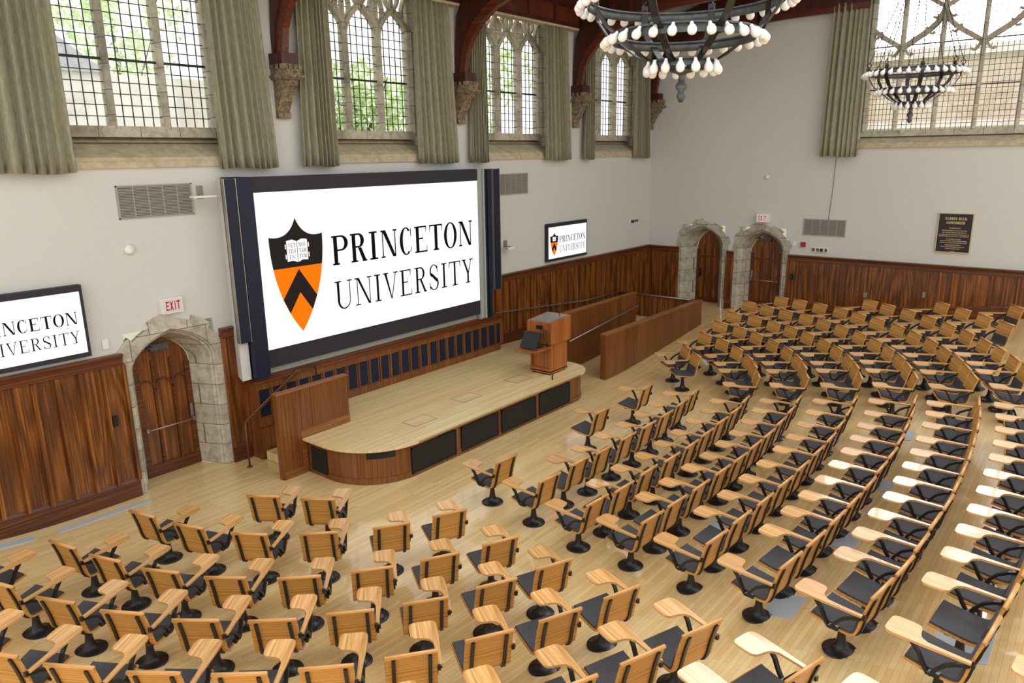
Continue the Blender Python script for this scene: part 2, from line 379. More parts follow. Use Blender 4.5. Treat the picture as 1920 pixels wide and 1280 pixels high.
# ------------------------------------------------------------------ wainscot
def wainscot(T, n, u0, u1, zb, zt, stiles, rail_h, capw=.11):
    """panelled dado; ZB is a function of u for the foot. root mesh = boards, children = rails, stiles, cap"""
    m = MB(T); N = max(1, int((u1-u0)/.5)); us = [u0+(u1-u0)*i/N for i in range(N+1)]
    for a, b in zip(us, us[1:]): m.hexa([(a, zb(a), 0), (b, zb(b), 0), (b, zb(b), .04), (a, zb(a), .04)], [(a, zt-.1, 0), (b, zt-.1, 0), (b, zt-.1, .04), (a, zt-.1, .04)])
    o = struct(m.build('trim_%d' % n, 'wains'))
    m = MB(T)
    for s in stiles:
        if u0-.01 <= s <= u1+.01:
            m.box(s-.026, s+.026, zb(s)+.28, zt-.172, .03, .105)
    if len(m.v): m.build('stile', 'wains', o)
    m = MB(T); h = 'wains_h' if T is FW else 'wains_hy'
    for a, b in zip(us, us[1:]):
        m.hexa([(a, zb(a)-.02, 0), (b, zb(b)-.02, 0), (b, zb(b)-.02, .085), (a, zb(a)-.02, .085)], [(a, zb(a)+.27, 0), (b, zb(b)+.27, 0), (b, zb(b)+.27, .075), (a, zb(a)+.27, .075)])
        m.hexa([(a, zb(a)+.27, 0), (b, zb(b)+.27, 0), (b, zb(b)+.27, .075), (a, zb(a)+.27, .075)], [(a, zb(a)+.33, 0), (b, zb(b)+.33, 0), (b, zb(b)+.31, .045), (a, zb(a)+.31, .045)])
    m.box(u0, u1, zt-.17, zt-.1, .03, .07); m.build('rail', h, o)
    m = MB(T); prof = [(0, zt-.1), (.07, zt-.1), (.075, zt-.06), (.1, zt-.045), (capw, zt-.02), (capw, zt), (0, zt)]
    m.loft([[(u, y, w) for w, y in prof] for u in (u0, u1)], True, False, True); m.build('cap_moulding', h, o)
wainscot(FW, 1, -2.5, 4.68, lambda u: floor_z(u, 11.4), 2.33, [4.67-.31*k for k in range(24)], 0)
wainscot(FW, 2, 6.3, 6.68, lambda u: .0, 2.4, [6.33, 6.64], 0, .13)
wainscot(FW, 3, 13.2, 21.05, lambda u: max(.42, .62-(u-13.2)*.033), 2.33, [13.45+.28*k for k in range(28)], 0)
wainscot(RW, 4, -11.45, -10.42, lambda u: .45, 2.32, [-11.3, -11.0, -10.72, -10.45], 0)
wainscot(RW, 5, -8.87, -8.66, lambda u: floor_z(XF, -u), 2.3, [-8.85, -8.68], 0, .1)
wainscot(RW, 6, -7.06, 5.0, lambda u: floor_z(XF, -u), 2.32, [-7.04+.2725*k for k in range(45)], 0)

# ------------------------------------------------------------------ windows of the left wall
def front_window(n, c):
    T = FW; lw = .83; xs = [c-1.5*lw, c-.5*lw, c+.5*lw, c+1.5*lw]; wz = -.42
    m = MB(T)
    for k, x in enumerate(xs):
        hw = .045 if 0 < k < 3 else .07
        m.box(x-hw, x+hw, 5.62, 7.62, wz-.1, wz+.06); m.prism([(x-hw, wz+.06), (x+hw, wz+.06), (x, wz+.13)], 5.62, 7.62, 1)
        m.box(x-.03, x+.03, 7.6, 8.75, wz-.06, wz+.05)
    for k in range(3):
        a, b = xs[k], xs[k+1]; mid = (a+b)/2
        for e in (-1, 1):
            x0 = mid+e*lw/2; pts = []
            for i in range(9):
                t = i/8; x = x0-e*lw/2*(t**1.25*.85+.15*t*t); y = 7.5+.48*(math.sin(t*PI/2)**.8*.7+.3*t*t); pts.append((x, y, wz+.01))
            m.bar(pts, .085, .15, (0, 0, 1))
            pts2 = [(x0-e*(.06+.10*math.sin(PI*i/8)), 7.62+.62*i/8, wz+.01) for i in range(9)]; m.bar(pts2, .05, .1, (0, 0, 1))
            pts3 = [(mid+e*(.02+.15*math.sin(PI*i/8)), 7.97+.5*i/8, wz+.01) for i in range(9)]; m.bar(pts3, .045, .1, (0, 0, 1))
        m.box(mid-.025, mid+.025, 7.95, 8.75, wz-.05, wz+.05)
    m.box(xs[0]-.12, xs[-1]+.12, 5.5, 5.66, wz-.12, wz+.1)
    for x in (xs[0], xs[-1]):            # splayed stone jambs
        e = -1 if x == xs[0] else 1
        m.hexa([(x+e*.02, 5.1, wz-.1), (c+e*(HW+.02), 5.1, wz-.1), (c+e*(HW+.02), 5.1, 0), (c+e*(HW-.005), 5.1, .004)], [(x+e*.02, 8.75, wz-.1), (c+e*(HW+.02), 8.75, wz-.1), (c+e*(HW+.02), 8.75, 0), (c+e*(HW-.005), 8.75, .004)])
    o = struct(m.build('window_%d' % n, 'stone'))
    m = MB(T)
    m.add([(c-HW, 5.5, wz-.1), (c+HW, 5.5, wz-.1), (c+HW, 5.42, wz+.1), (c-HW, 5.42, wz+.1)], [(0, 1, 2, 3)])
    m.hexa([(c-HW, 5.09, wz-.1), (c+HW, 5.09, wz-.1), (c+HW, 5.09, .02), (c-HW, 5.09, .02)], [(c-HW, 5.48, wz-.1), (c+HW, 5.48, wz-.1), (c+HW, 5.2, .02), (c-HW, 5.2, .02)])
    m.box(c-HW-.03, c+HW+.03, 5.05, 5.14, -.02, .045); m.build('window_sill', 'sill', o)
    m = MB(T); m.box(xs[0], xs[-1], 5.62, 8.75, wz-.03, wz-.024); m.build('glass', 'glass', o)
    m = MB(T)
    for k in range(3):
        a, b = xs[k]+.04, xs[k+1]-.04
        for i in range(1, 5): x = a+(b-a)*i/5; m.box(x-.006, x+.006, 5.64, 8.0, wz-.035, wz-.018)
        for j in range(1, 15): y = 5.64+.163*j; m.box(a, b, y-.006, y+.006, wz-.036, wz-.017)
        m.box(a, b, 6.6, 6.635, wz-.045, wz-.005)
    m.build('leading', 'lead', o)
for i, c in enumerate(WC): front_window(i+1, c)

# ------------------------------------------------------------------ big window of the right wall
T = RW; m = MB(T); wz = -.4; u0, u1 = FWIN[0]+.05, FWIN[1]-.05
mul = [-4.78, -3.905, -3.03, -2.155, -1.28]; us = [u0]+mul+[u1]
for k, x in enumerate(us):
    hw = .042 if 0 < k < 6 else .06
    m.box(x-hw, x+hw, 5.6, 9.35, wz-.1, wz+.08); m.prism([(x-hw, wz+.08), (x+hw, wz+.08), (x, wz+.16)], 5.6, 9.35, 1)
def cusp(x, y, e):
    m.bar([(x+e*.16*t, y+.07-.16*math.sin(t*PI*.6), wz+.02) for t in (0, .3, .6, .9, 1.2)], .05, .1, (0, 0, 1))
for x in (mul[0], mul[2], mul[4]):       # ogee branches rising from every second mullion
    for e in (-1, 1):
        pts = [(x+e*(.875*(t-.12*math.sin(2*PI*t))), 7.55+.95*(t**1.6), wz+.02) for t in [i/10 for i in range(11)]]
        m.bar(pts, .11, .16, (0, 0, 1)); cusp(x+e*.06, 7.5, e); cusp(x+e*.5, 7.95, e)
for x in (mul[1], mul[3]):
    for e in (-1, 1):
        pts = [(x+e*(.5*math.sin(PI*t)), 8.45+.9*t, wz+.02) for t in [i/8 for i in range(9)]]
        m.bar(pts, .09, .14, (0, 0, 1)); cusp(x+e*.05, 8.3, e)
m.box(u0-.05, u1+.05, 5.46, 5.62, wz-.1, wz+.1)
fw = struct(m.build('window_5', 'stone'))
m = MB(T); a, b = FWIN[0], FWIN[1]
m.hexa([(a, 5.2, wz-.1), (b, 5.2, wz-.1), (b, 5.2, .03), (a, 5.2, .03)], [(a, 5.5, wz-.1), (b, 5.5, wz-.1), (b, 5.3, .03), (a, 5.3, .03)]); m.box(a-.05, b+.05, 5.19, 5.25, -.02, .06)
m.build('window_sill', 'sill', fw)
m = MB(T); m.box(u0, u1, 5.6, 9.35, wz-.03, wz-.024); m.build('glass', 'glass', fw)
m = MB(T)
for k in range(6):
    a, b = us[k]+.05, us[k+1]-.05
    for i in range(1, 7): x = a+(b-a)*i/7; m.box(x-.005, x+.005, 5.62, 9.35, wz-.034, wz-.019)
    for j in range(1, 29): y = 5.62+.13*j; m.box(a, b, y-.005, y+.005, wz-.035, wz-.018)
    for y in (6.62, 7.65): m.box(a, b, y-.014, y+.014, wz-.04, wz-.01)
m.build('leading', 'lead', fw)

# ------------------------------------------------------------------ roof trusses on carved corbels
prof_in = [(11.46, 6.72), (11.42, 6.95), (11.34, 7.34), (11.17, 7.66), (10.86, 7.97), (10.42, 8.24), (9.63, 8.49), (8.76, 8.6), (7.4, 8.66), (5.5, 8.68)]
TX = [7.92, 12.42, 16.87, 20.92]
where = ['between the two nearest windows of the screen wall', 'above the right half of the big screen', 'between third and fourth windows of the screen wall', 'in the far corner of the hall']
for k, x in enumerate(TX):
    hw = .17 if k < 3 else .12
    t = thing('roof_truss', 'dark red timber arched roof truss springing '+where[k], 'roof truss', (x, 11.4, 6.7), 'arched roof trusses')
    m = MB(); poly = prof_in+[(5.5, 9.3), (9.6, 9.25), (10.55, 9.0), (11.1, 8.6), (11.4, 8.0), (11.49, 7.2), (11.49, 6.72)]
    m.prism(poly, x-hw*.62, x+hw*.62, 0); m.build('spandrel', 'red', t)
    m = MB(); m.bar([(x, y+.0, z-.03) for y, z in prof_in], hw*2, .13, (1, 0, 0)); m.bar([(x, y+.005, z+.09) for y, z in prof_in[1:]], hw*1.6, .07, (1, 0, 0)); m.build('brace', 'red_y', t)
    m = MB(); m.box(x-hw, x+hw, 11.14, 11.5, 6.62, 6.86); m.build('foot_block', 'red', t)
    m = MB(); m.box(x-hw*1.1, x+hw*1.1, -2.4, 11.5, 9.2, 9.68); m.build('tie_beam', 'red_y', t)
    if k == 3:
        m = MB(); m.lathe([(.0, 0), (.09, .06), (.13, .2), (.07, .3), (.12, .4), (.12, .7)], 12, (x, 8.2, 8.02)); m.build('pendant', 'red', t)
    c = thing('corbel', 'carved stone corbel under the timber truss '+where[k], 'corbel', (x, 11.5, 5.82), 'carved stone corbels')
    m = MB(); w = .17 if k < 3 else .14
    side = [(11.5, 5.82), (11.42, 5.82), (11.4, 5.9), (11.44, 5.94), (11.4, 6.02), (11.32, 6.15), (11.24, 6.28), (11.16, 6.34), (11.16, 6.4), (11.5, 6.4)]
    m.prism(side, x-w*.72, x+w*.72, 0); m.build('console', 'carved', c)
    m = MB(); m.box(x-w*.75, x+w*.75, 11.14, 11.5, 6.38, 6.44); m.box(x-w, x+w, 11.06, 11.5, 6.44, 6.47); m.box(x-w*1.15, x+w*1.15, 11.02, 11.5, 6.47, 6.51); m.box(x-w*.95, x+w*.95, 11.08, 11.5, 6.51, 6.6)
    for i in range(4): u = x-w*.85+i*w*.567; m.box(u-.035, u+.035, 11.07, 11.14, 6.6, 6.68)
    for i in range(3):
        for e in (-1, 1): u = 11.16+i*.13; m.box(x+e*w*.9-.03, x+e*w*.9+.03, u-.035, u+.035, 6.6, 6.68)
    m.build('capital', 'carved', c)
# wall plate beams over the windows
xs = [3.4]+TX
bay = ['nearest window', 'second window', 'third window', 'farthest window']
for k in range(4):
    a, b = (xs[k]+.14 if k else 3.2), xs[k+1]-.14
    m = MB(); m.box(a, b, 11.28, 11.49, 8.22, 9.2)
    o = m.build('wall_beam', 'red_y'); tag(o, 'dark red panelled timber beam over the '+bay[k]+' of the screen wall', 'beam', 'wall beams over the windows')
    m = MB(); m.box(a, b, 11.25, 11.28, 8.22, 8.3); m.box(a, b, 11.25, 11.28, 8.66, 8.76); n = 4
    for i in range(n+1): u = a+(b-a)*i/n; m.box(max(a, u-.03), min(b, u+.03), 11.255, 11.28, 8.3, 8.66)
    m.build('panel_frame', 'red', o)
    m = MB(); m.box(a, b, 11.27, 11.49, 8.17, 8.218); m.build('lower_moulding', 'sill', o)
m = MB(RW); m.loft([[(u, v+.02*(u+8)*-.6, w) for v, w in ((8.78, .02), (8.78, .14), (8.9, .14), (8.9, .02))] for u in (-7.9, .5)], True, False, True)
tag(m.build('curtain_rail', 'black'), 'long black rail along the top of the far wall', 'curtain rail')

# ------------------------------------------------------------------ curtains
def curtain(T, u0, u1, zb, zt, side, label, seed, w=.13, shrink=.8):
    rnd = random.Random(seed); m = MB(T); N = 84; K = 14; folds = 7.5; ph = [rnd.uniform(-.5, .5) for _ in range(12)]
    loops = []
    for k in range(K+1):
        t = k/K; row = []
        a, b = (u0, u0+(u1-u0)*(1-(1-shrink)*t)) if side < 0 else (u1-(u1-u0)*(1-(1-shrink)*t), u1)
        for i in range(N+1):
            s = i/N; q = s*folds+.25*math.sin(s*9+ph[0])+.15*math.sin(t*2.5+ph[int(s*9)])*.6
            amp = .07*(1-.35*t)+.02*math.sin(s*5+ph[2]); f = 1-2*(1-abs(math.sin(PI*q)))**1.6
            row.append((a+(b-a)*s+.02*math.sin(2*PI*q*1.0+1), zb+(zt-zb)*t+(.015*math.sin(s*7+ph[3]) if k == 0 else 0), w+amp*f+.03*(1-t)*math.sin(s*PI)))
        loops.append(row)
    m.loft(loops, False, True); o = m.build('curtain', 'cloth')
    s = o.modifiers.new('thickness', 'SOLIDIFY'); s.thickness = .008
    return tag(o, label, 'curtain', 'sage curtains')
C = [(3.25, 4.42, 1, 'left', 'nearest'), (6.6, 7.66, -1, 'right', 'nearest'), (8.14, 8.95, 1, 'left', 'second'), (11.02, 12.2, -1, 'right', 'second'),
     (12.6, 13.2, 1, 'left', 'third'), (15.4, 16.5, -1, 'right', 'third'), (17.1, 17.6, 1, 'left', 'fourth'), (19.8, 20.72, -1, 'right', 'fourth')]
for i, (a, b, s, lr, wn) in enumerate(C):
    curtain(FW, a, b, 5.0, 8.2, s, 'sage green pleated curtain on the %s side of the %s window of the screen wall' % (lr, wn), i, .14, .86)
curtain(RW, -6.42, -5.42, 4.98, 8.72, 1, 'tall sage green pleated curtain at the left edge of the big far window', 50, .2, .92)
m = MB(RW); m.tube([(-6.0, 4.99, .05), (-6.03, 4.0, .03), (-6.07, 3.33, .03)], .006, 6)
tag(m.build('cord', 'lead'), 'thin dark pull cord hanging below the far curtain to the vent', 'cord')
# ------------------------------------------------------------------ lettering: hand drawn serif capitals
def ring(cx, cy, rx, ry, wx, wy, a0, a1, n=18):
    """part of an elliptic ring as quads; thickness wx at the sides, wy at top and bottom"""
    q = []
    for i in range(n):
        p = []
        for a in (a0+(a1-a0)*i/n, a0+(a1-a0)*(i+1)/n):
            a = R(a); p.append(((cx+rx*math.cos(a), cy+ry*math.sin(a)), (cx+(rx-wx)*math.cos(a), cy+(ry-wy)*math.sin(a))))
        q.append([p[0][0], p[1][0], p[1][1], p[0][1]])
    return q
def rect(x0, x1, y0, y1): return [[(x0, y0), (x1, y0), (x1, y1), (x0, y1)]]
def glyph(ch, W, k, th):
    """polygons in [0,W]x[0,1]; K thick stroke, TH thin stroke"""
    sf = th*.95
    def stem(x, w, s=.09): return rect(x, x+w, 0, 1)+rect(x-s, x+w+s, 0, sf)+rect(x-s, x+w+s, 1-sf, 1)
    s = .07 if k > .13 else .09
    if ch == 'I': return stem((W-k)/2, k, max(.02, (W-k)/2))
    if ch in 'PR':
        x = s; q = stem(x, k, s); rx = W-x-k if ch == 'P' else W*.86-x-k
        q += rect(x+k, x+k+rx*.35, 1-sf, 1)+rect(x+k, x+k+rx*.35, .47 if ch == 'P' else .5, (.47 if ch == 'P' else .5)+sf)
        b = .47 if ch == 'P' else .5; q += ring(x+k+rx*.35, (1+b)/2, rx*.65, (1-b)/2, k*1.0, sf, -90, 90)
        if ch == 'R': q += [[(x+k+rx*.25, .5), (x+k+rx*.25+k*.95, .5), (W-.02, .0), (W-.02-k*1.05, .0)]]+rect(W-.05-k, W, 0, sf)
        return q
    if ch in 'ELF':
        x = s; q = stem(x, k, s)+rect(x+k, W, 0, sf)
        q += [[(W-.035, sf), (W, sf), (W, .27), (W-.02, .27)]]
        if ch == 'E':
            q += rect(x+k, W-.03, 1-sf, 1)+[[(W-.07, .75), (W-.05, .75), (W-.03, 1-sf), (W-.075, 1-sf)]]
            q += rect(x+k, W*.68, .5, .5+sf)+[[(W*.66, .38), (W*.68, .38), (W*.68, .68), (W*.66, .68)]]
        return q
    if ch == 'T':
        q = rect((W-k)/2, (W+k)/2, 0, 1)+rect((W-k)/2-s, (W+k)/2+s, 0, sf)+rect(0, W, 1-sf, 1)
        return q+[[(0, .74), (.02, .74), (.06, 1-sf), (.01, 1-sf)], [(W-.02, .74), (W, .74), (W-.01, 1-sf), (W-.06, 1-sf)]]
    if ch == 'N':
        t = th*.8; a, b = s, W-s-t
        return rect(a, a+t, 0, 1)+rect(a-s, a+t+s, 0, sf)+rect(b, b+t, 0, 1)+rect(b-s, b+t+s, 1-sf, 1)+rect(0, a+k*.7, 1-sf, 1)+[[(a-.0, 1), (a+k*1.05, 1), (b+t, 0), (b+t-k*1.05+.02, .0)]]
    if ch == 'O': return ring(W/2, .5, W/2, .52, k, th*.7, 0, 360, 36)
    if ch in 'CG':
        q = ring(W*.53, .5, W*.53, .52, k, th*.7, 48, 308, 28)
        return q+[[(W-.05, .66), (W-.02, .66), (W-.01, 1), (W-.06, .88)], [(W*.86, .1), (W*.9, .06), (W, .25), (W-.03, .27)]]
    if ch == 'U':
        t = th*.8; x = s; b = W-s-t
        return rect(x, x+k, .3, 1)+rect(x-s, x+k+s, 1-sf, 1)+rect(b, b+t, .3, 1)+rect(b-s, b+t+s, 1-sf, 1)+ring((x+b+t)/2, .3, (b+t-x)/2, .32, k*.9, th, 180, 275, 12)+ring((x+b+t)/2, .3, (b+t-x)/2, .32, t, th, 270, 360, 12)
    if ch in 'VA':
        t = th*.8; q = [[(s*.6, 1), (s*.6+k*1.08, 1), (W/2+k*.42, 0), (W/2-.01, 0)], [(W-s-t, 1), (W-s, 1), (W/2+k*.42, 0), (W/2+k*.2, .08)]]
        if ch == 'V': return q+rect(0, k+s*1.6, 1-sf, 1)+rect(W-t-2*s, W, 1-sf, 1)
        q = [[(W-a, 1-b) for a, b in p] for p in q]
        return q+rect(W-k-s*1.6, W, 0, sf)+rect(0, t+2*s, 0, sf)+rect(W*.25, W*.7, .28, .28+sf)
    if ch == 'Y':
        t = th*.8; c = W*.54
        return [[(s*.6, 1), (s*.6+k*1.05, 1), (c+k/2, .42), (c-k/2, .42)], [(W-s-t, 1), (W-s, 1), (c+k/2, .42), (c+k/2-t*1.2, .46)]]+rect(c-k/2, c+k/2, 0, .45)+rect(c-k/2-s, c+k/2+s, 0, sf)+rect(0, k+s*1.5, 1-sf, 1)+rect(W-t-2*s, W, 1-sf, 1)
    if ch == 'S':
        q = ring(W*.5, .745, W*.46, .275, k*.72, th*.8, 25, 232, 16)+ring(W*.5, .255, W*.5, .275, k*.8, th*.8, 205, 412, 16)
        q += [[(W*.1, .62), (W*.1+k*.7, .70), (W*.93, .40), (W*.93-k*.75, .3)]]
        return q+[[(W-.09, .7), (W-.06, .7), (W-.04, .99), (W-.09, .93)], [(.02, .0), (.06, .08), (.05, .31), (.01, .31)]]
    if ch == 'M':
        t = th*.8; c = W/2
        return rect(s, s+t, 0, 1)+rect(0, s*2+t, 0, sf)+rect(W-s-k, W-s, 0, 1)+rect(W-2*s-k, W, 0, sf)+[[(s, 1), (s+k, 1), (c+k*.4, .0), (c-k*.2, .0)], [(W-s-k, 1), (W-s-k*.6, 1), (c+k*.4, 0), (c+.0, .0)]]+rect(0, s+k*.6, 1-sf, 1)+rect(W-s-k*.8, W, 1-sf, 1)
    if ch == 'D':
        x = s; return stem(x, k, s)+rect(x+k, W*.45, 1-sf, 1)+rect(x+k, W*.45, 0, sf)+ring(W*.45, .5, W*.55, .5, k, sf, -90, 90)
    if ch == 'H': return stem(s, k, s)+stem(W-s-k, k, s)+rect(s, W-s, .49, .49+sf)
    if ch == 'X': return [[(0, 1), (k*1.15, 1), (W, 0), (W-k*1.15, 0)], [(W-k*1.1, 1), (W, 1), (k*1.1, 0), (0, 0)]]
    return rect(0, W, 0, 1)
WIDTH = dict(I=.36, M=1.0, O=.8, C=.74, D=.82, H=.86, N=.86, U=.84, A=.82, V=.82, R=.78, P=.66, E=.66, L=.66, T=.72, S=.56, X=.7, Y=.76)
def text(m, s, x0, x1, y0, h, w, k=.16, th=.06, xs=None):
    """write S into MB m on plane w between x0 and x1"""
    if xs is None:
        tot = sum(WIDTH.get(c, .35) for c in s)+.1*(len(s)-1); f = (x1-x0)/tot; xs = []; x = x0
        for c in s: xs.append((x, x+WIDTH.get(c, .35)*f)); x += (WIDTH.get(c, .35)+.1)*f
    for c, (a, b) in zip(s, xs):
        if c == ' ': continue
        f = h                                     # unit = letter height; stretch x so that strokes keep their weight
        for q in glyph(c, (b-a)/f, k, th): m.flat([(a+px*f, y0+py*h) for px, py in q], w)

# ------------------------------------------------------------------ screens with the crest and the wordmark
PR = dict(P=(.273, .340), R=(.350, .419), I=(.432, .468), N=(.484, .560), C=(.573, .631), E=(.647, .710), T=(.723, .792), O=(.801, .872), N2=(.884, .961))
UN = dict(U=(.273, .345), N=(.3575, .432), I=(.4445, .4727), V=(.4853, .5553), E=(.5645, .6215), R=(.6372, .698), S=(.714, .763), I2=(.779, .808), T=(.821, .8866), Y=(.896, .960))
def bez(p0, p1, p2, n=8): return [((1-t)**2*p0[0]+2*t*(1-t)*p1[0]+t*t*p2[0], (1-t)**2*p0[1]+2*t*(1-t)*p1[1]+t*t*p2[1]) for t in [i/n for i in range(n+1)]]
def picture(T, x0, x1, y0, y1, w, parent):
    """lit picture in the rectangle; sub-parts lettering and crest pieces in thin layers"""
    W, H = x1-x0, y1-y0
    X = lambda p: (x0+p[0]*W, y0+p[1]*H)
    m = MB(T); m.box(x0, x1, y0, y1, w-.004, w); pic = m.build('lit_picture', 'scr_white', parent)
    d = .0015
    m = MB(T)
    text(m, 'PRINCETON', 0, 0, y0+.485*H, .2*H, w+d, .16, .062, [(x0+a*W, x0+b*W) for a, b in PR.values()])
    m.build('lettering', 'scr_ink', pic); m = MB(T)
    text(m, 'UNIVERSITY', 0, 0, y0+.175*H, .197*H, w+d, .104, .048, [(x0+a*W, x0+b*W) for a, b in UN.values()])
    m.build('lettering', 'scr_ink', pic)
    # shield: apex, concave shoulders, curved flanks, point
    shoulderL = bez((.139, .83), (.112, .685), (.040, .718), 10); flankL = bez((.040, .718), (.0385, .34), (.1365, .08), 14)
    flankR = bez((.1365, .08), (.2375, .34), (.238, .717), 14); shoulderR = bez((.238, .717), (.166, .685), (.139, .83), 10)
    def at(curve, y):
        for a, b in zip(curve, curve[1:]):
            if min(a[1], b[1]) <= y <= max(a[1], b[1]) and a[1] != b[1]: return (a[0]+(b[0]-a[0])*(y-a[1])/(b[1]-a[1]), y)
        return curve[-1]
    fl, fr = at(flankL, .513), at(flankR, .513)
    chief = shoulderL+[p for p in flankL[1:] if p[1] > .513]+[fl, fr]+[p for p in flankR if p[1] > .513]+shoulderR[1:-1]
    m = MB(T); m.flat([X(p) for p in chief], w+d); m.build('crest_top', 'scr_black', pic)
    low = [fl]+[p for p in flankL if p[1] < .513]+[p for p in flankR[1:] if p[1] < .513]+[fr]
    m = MB(T); m.flat([X(p) for p in low], w+d); m.build('crest_field', 'scr_orange', pic)
    ap, ia = (.139, .498), (.1378, .343)
    l0, l1, r0, r1 = at(flankL, .311), at(flankL, .213), at(flankR, .307), at(flankR, .214)
    m = MB(T); m.flat([X(p) for p in [ap, l0, l1, ia]], w+2*d); m.flat([X(p) for p in [ap, ia, r1, r0]], w+2*d); m.build('chevron', 'scr_black', pic)
    m = MB(T)
    for e in (-1, 1):
        f = lambda a, b: X((.1395+e*a, b))
        m.flat([f(.001, .68), f(.018, .693), f(.0385, .687), f(.0385, .552), f(.018, .556), f(.001, .543)], w+2*d)
        for b in (.585, .65): m.flat([f(.041, b-.015), f(.0445, b-.015), f(.0445, b+.015), f(.041, b+.015)], w+2*d)
    m.build('open_book', 'scr_white', pic)
    m = MB(T)
    for r, (a, b) in enumerate((('VET', 'NOV'), ('TES', 'TAM'), ('EN', 'TVM'))):
        y = y0+(.643-.038*r)*H
        text(m, a, X((.106, 0))[0]+(.004*W if len(a) < 3 else 0), X((.1335, 0))[0]-(.004*W if len(a) < 3 else 0), y, .026*H, w+3*d, .14, .09)
        text(m, b, X((.1455, 0))[0], X((.173, 0))[0], y, .026*H, w+3*d, .14, .09)
    m.flat([X((.139, .548)), X((.1402, .548)), X((.1402, .684)), X((.139, .684))], w+3*d)
    m.build('book_text', 'scr_black', pic)
    return pic
t = thing('projection_screen', 'very wide lit screen with crest and black lettering above the stage', 'screen', (9.65, 11.3, 1.5))
m = MB(FW); m.box(6.88, 12.44, 1.63, 4.86, .1, .45); m.box(6.9, 12.44, 1.94, 1.95, .4, .462); m.build('frame', 'bezel', t)
picture(FW, 6.9, 12.434, 1.941, 4.614, .458, t)
m = MB(FW); m.box(6.61, 6.885, 1.504, 4.87, .05, .52); m.build('side_post', 'navy', t)
m = MB(FW); m.box(12.45, 12.66, 1.504, 4.86, .05, .43); m.box(12.45, 12.5, 1.504, 4.86, .43, .47); m.box(12.61, 12.66, 1.504, 4.86, .43, .47); m.build('side_post', 'grey', t)
for nm, a, b, z0, w, lab in (('left', 6.395, 6.59, 2.18, .5, 'tall navy blue sliding panel hung left of the big screen'), ('right', 12.93, 13.16, 2.12, .48, 'tall navy blue sliding panel hung right of the big screen')):
    p = thing('sliding_panel', lab, 'panel', ((a+b)/2, 11.2, z0)); m = MB(FW); m.box(a, b, z0, 4.85, .4 if nm == 'left' else .06, w); m.build('panel', 'navy', p)
    m = MB(FW); m.box(a-.012, a, z0, 4.86, w-.06, w+.012); m.box(b, b+.012, z0, 4.86, w-.06, w+.012); m.build('edge_trim', 'steel', p)
m = MB(FW); m.box(12.68, 12.9, 1.504, 4.85, .05, .44); m.box(12.76, 12.8, 1.5, 4.84, .44, .47); tag(m.build('track_post', 'navy'), 'navy track post between the grey upright and right sliding panel', 'post')
m = MB(FW); m.box(6.9, 12.44, 1.504, 1.625, .05, .34); tag(m.build('light_strip', 'grey'), 'pale grey strip under the big screen above the grille ledge', 'ledge strip')
m = MB(lambda a, b, c: FW(a, c, b)); m.prism([(6.56, .002), (6.42, .39), (6.59, .39), (6.59, .002)], 1.504, 4.85); tag(m.build('pier', 'plaster'), 'pale plaster pier behind the left navy sliding panel', 'pier')
for (a, b, c, d_, w, lab) in ((2.2, 4.24, 2.4, 3.45, .13, 'left wall screen cut by the photo edge beside the near arched door'), (15.52, 17.38, 2.42, 3.4, .1, 'small wall screen with crest and lettering right of the big screen')):
    t = thing('wall_display', lab, 'screen', ((a+b)/2, 11.45, c), 'small wall screens'); m = MB(FW); m.box(a, b, c, d_, .02, w); m.build('frame', 'bezel', t)
    picture(FW, a+.045, b-.045, c+.07, d_-.09, w+.006, t)

# ------------------------------------------------------------------ ledge with speaker grilles under the screen
t = thing('grille_ledge', 'brown low panelled ledge with dark grilles along the back of the stage', 'ledge', (9.9, 11.3, 0))
m = MB(FW); m.box(6.66, 13.2, 0, 1.4, .002, .37); m.box(6.66, 13.2, 1.27, 1.4, .37, .4); m.box(6.66, 13.2, .6, .76, .37, .395); m.build('body', 'cherry', t)
m = MB(FW); m.box(6.6, 13.22, 1.4, 1.45, .002, .44); m.box(6.64, 13.2, 1.45, 1.5, .002, .4); m.build('cap', 'wains_h', t)
for k in range(24):
    x = 6.7+.277*k
    m = MB(FW); m.box(x, x+.205, .78, 1.26, .365, .376); m.build('grille', 'grille_n', t)
for k in range(25):
    x = 6.665+.277*k; m = MB(FW); m.box(x-.0, min(x+.035, 13.2), .76, 1.27, .37, .39); m.build('stile', 'cherry', t)

# ------------------------------------------------------------------ stage
ST = .62
def stage_outline(o, n=12):
    """plan outline, o = overhang outwards"""
    P = [(6.87-o, 10.055)]; r = 1.0
    for i in range(n+1):
        a = PI+PI/2*i/n; P.append((7.87+(r+o)*math.cos(a), 9.5+(r+o)*math.sin(a)))
    r = .55
    for i in range(n+1):
        a = -PI/2+PI/2*i/n; P.append((12.6+(r+o)*math.cos(a), 9.05+(r+o)*math.sin(a)))
    return P+[(13.15+o, 9.98)]
t = thing('stage', 'low maple stage platform with curved wooden front and dark grilles', 'stage', (10, 9.8, 0))
out = stage_outline(.1)+[(13.185, 10.2), (13.185, 11.098), (7.782, 11.098), (7.782, 10.204), (7.802, 10.204), (7.802, 10.055)]
m = MB(); m.prism(out, ST-.035, ST); m.build('deck', 'deck', t)
o1 = stage_outline(0); m = MB(); m.loft([[(x, y, z) for x, y in o1] for z in (0, ST-.034)], False, True); o2 = stage_outline(.012); m.loft([[(x, y, z) for x, y in o2] for z in (0, .1)], False, True); m.loft([[(x, y, .1) for x, y in o2], [(x, y, .1) for x, y in o1]], False, False); m.build('apron', 'cherry', t)
gr = [(7.78, 8.80), (8.98, 9.95), (10.1, 11.12), (11.28, 12.3)]
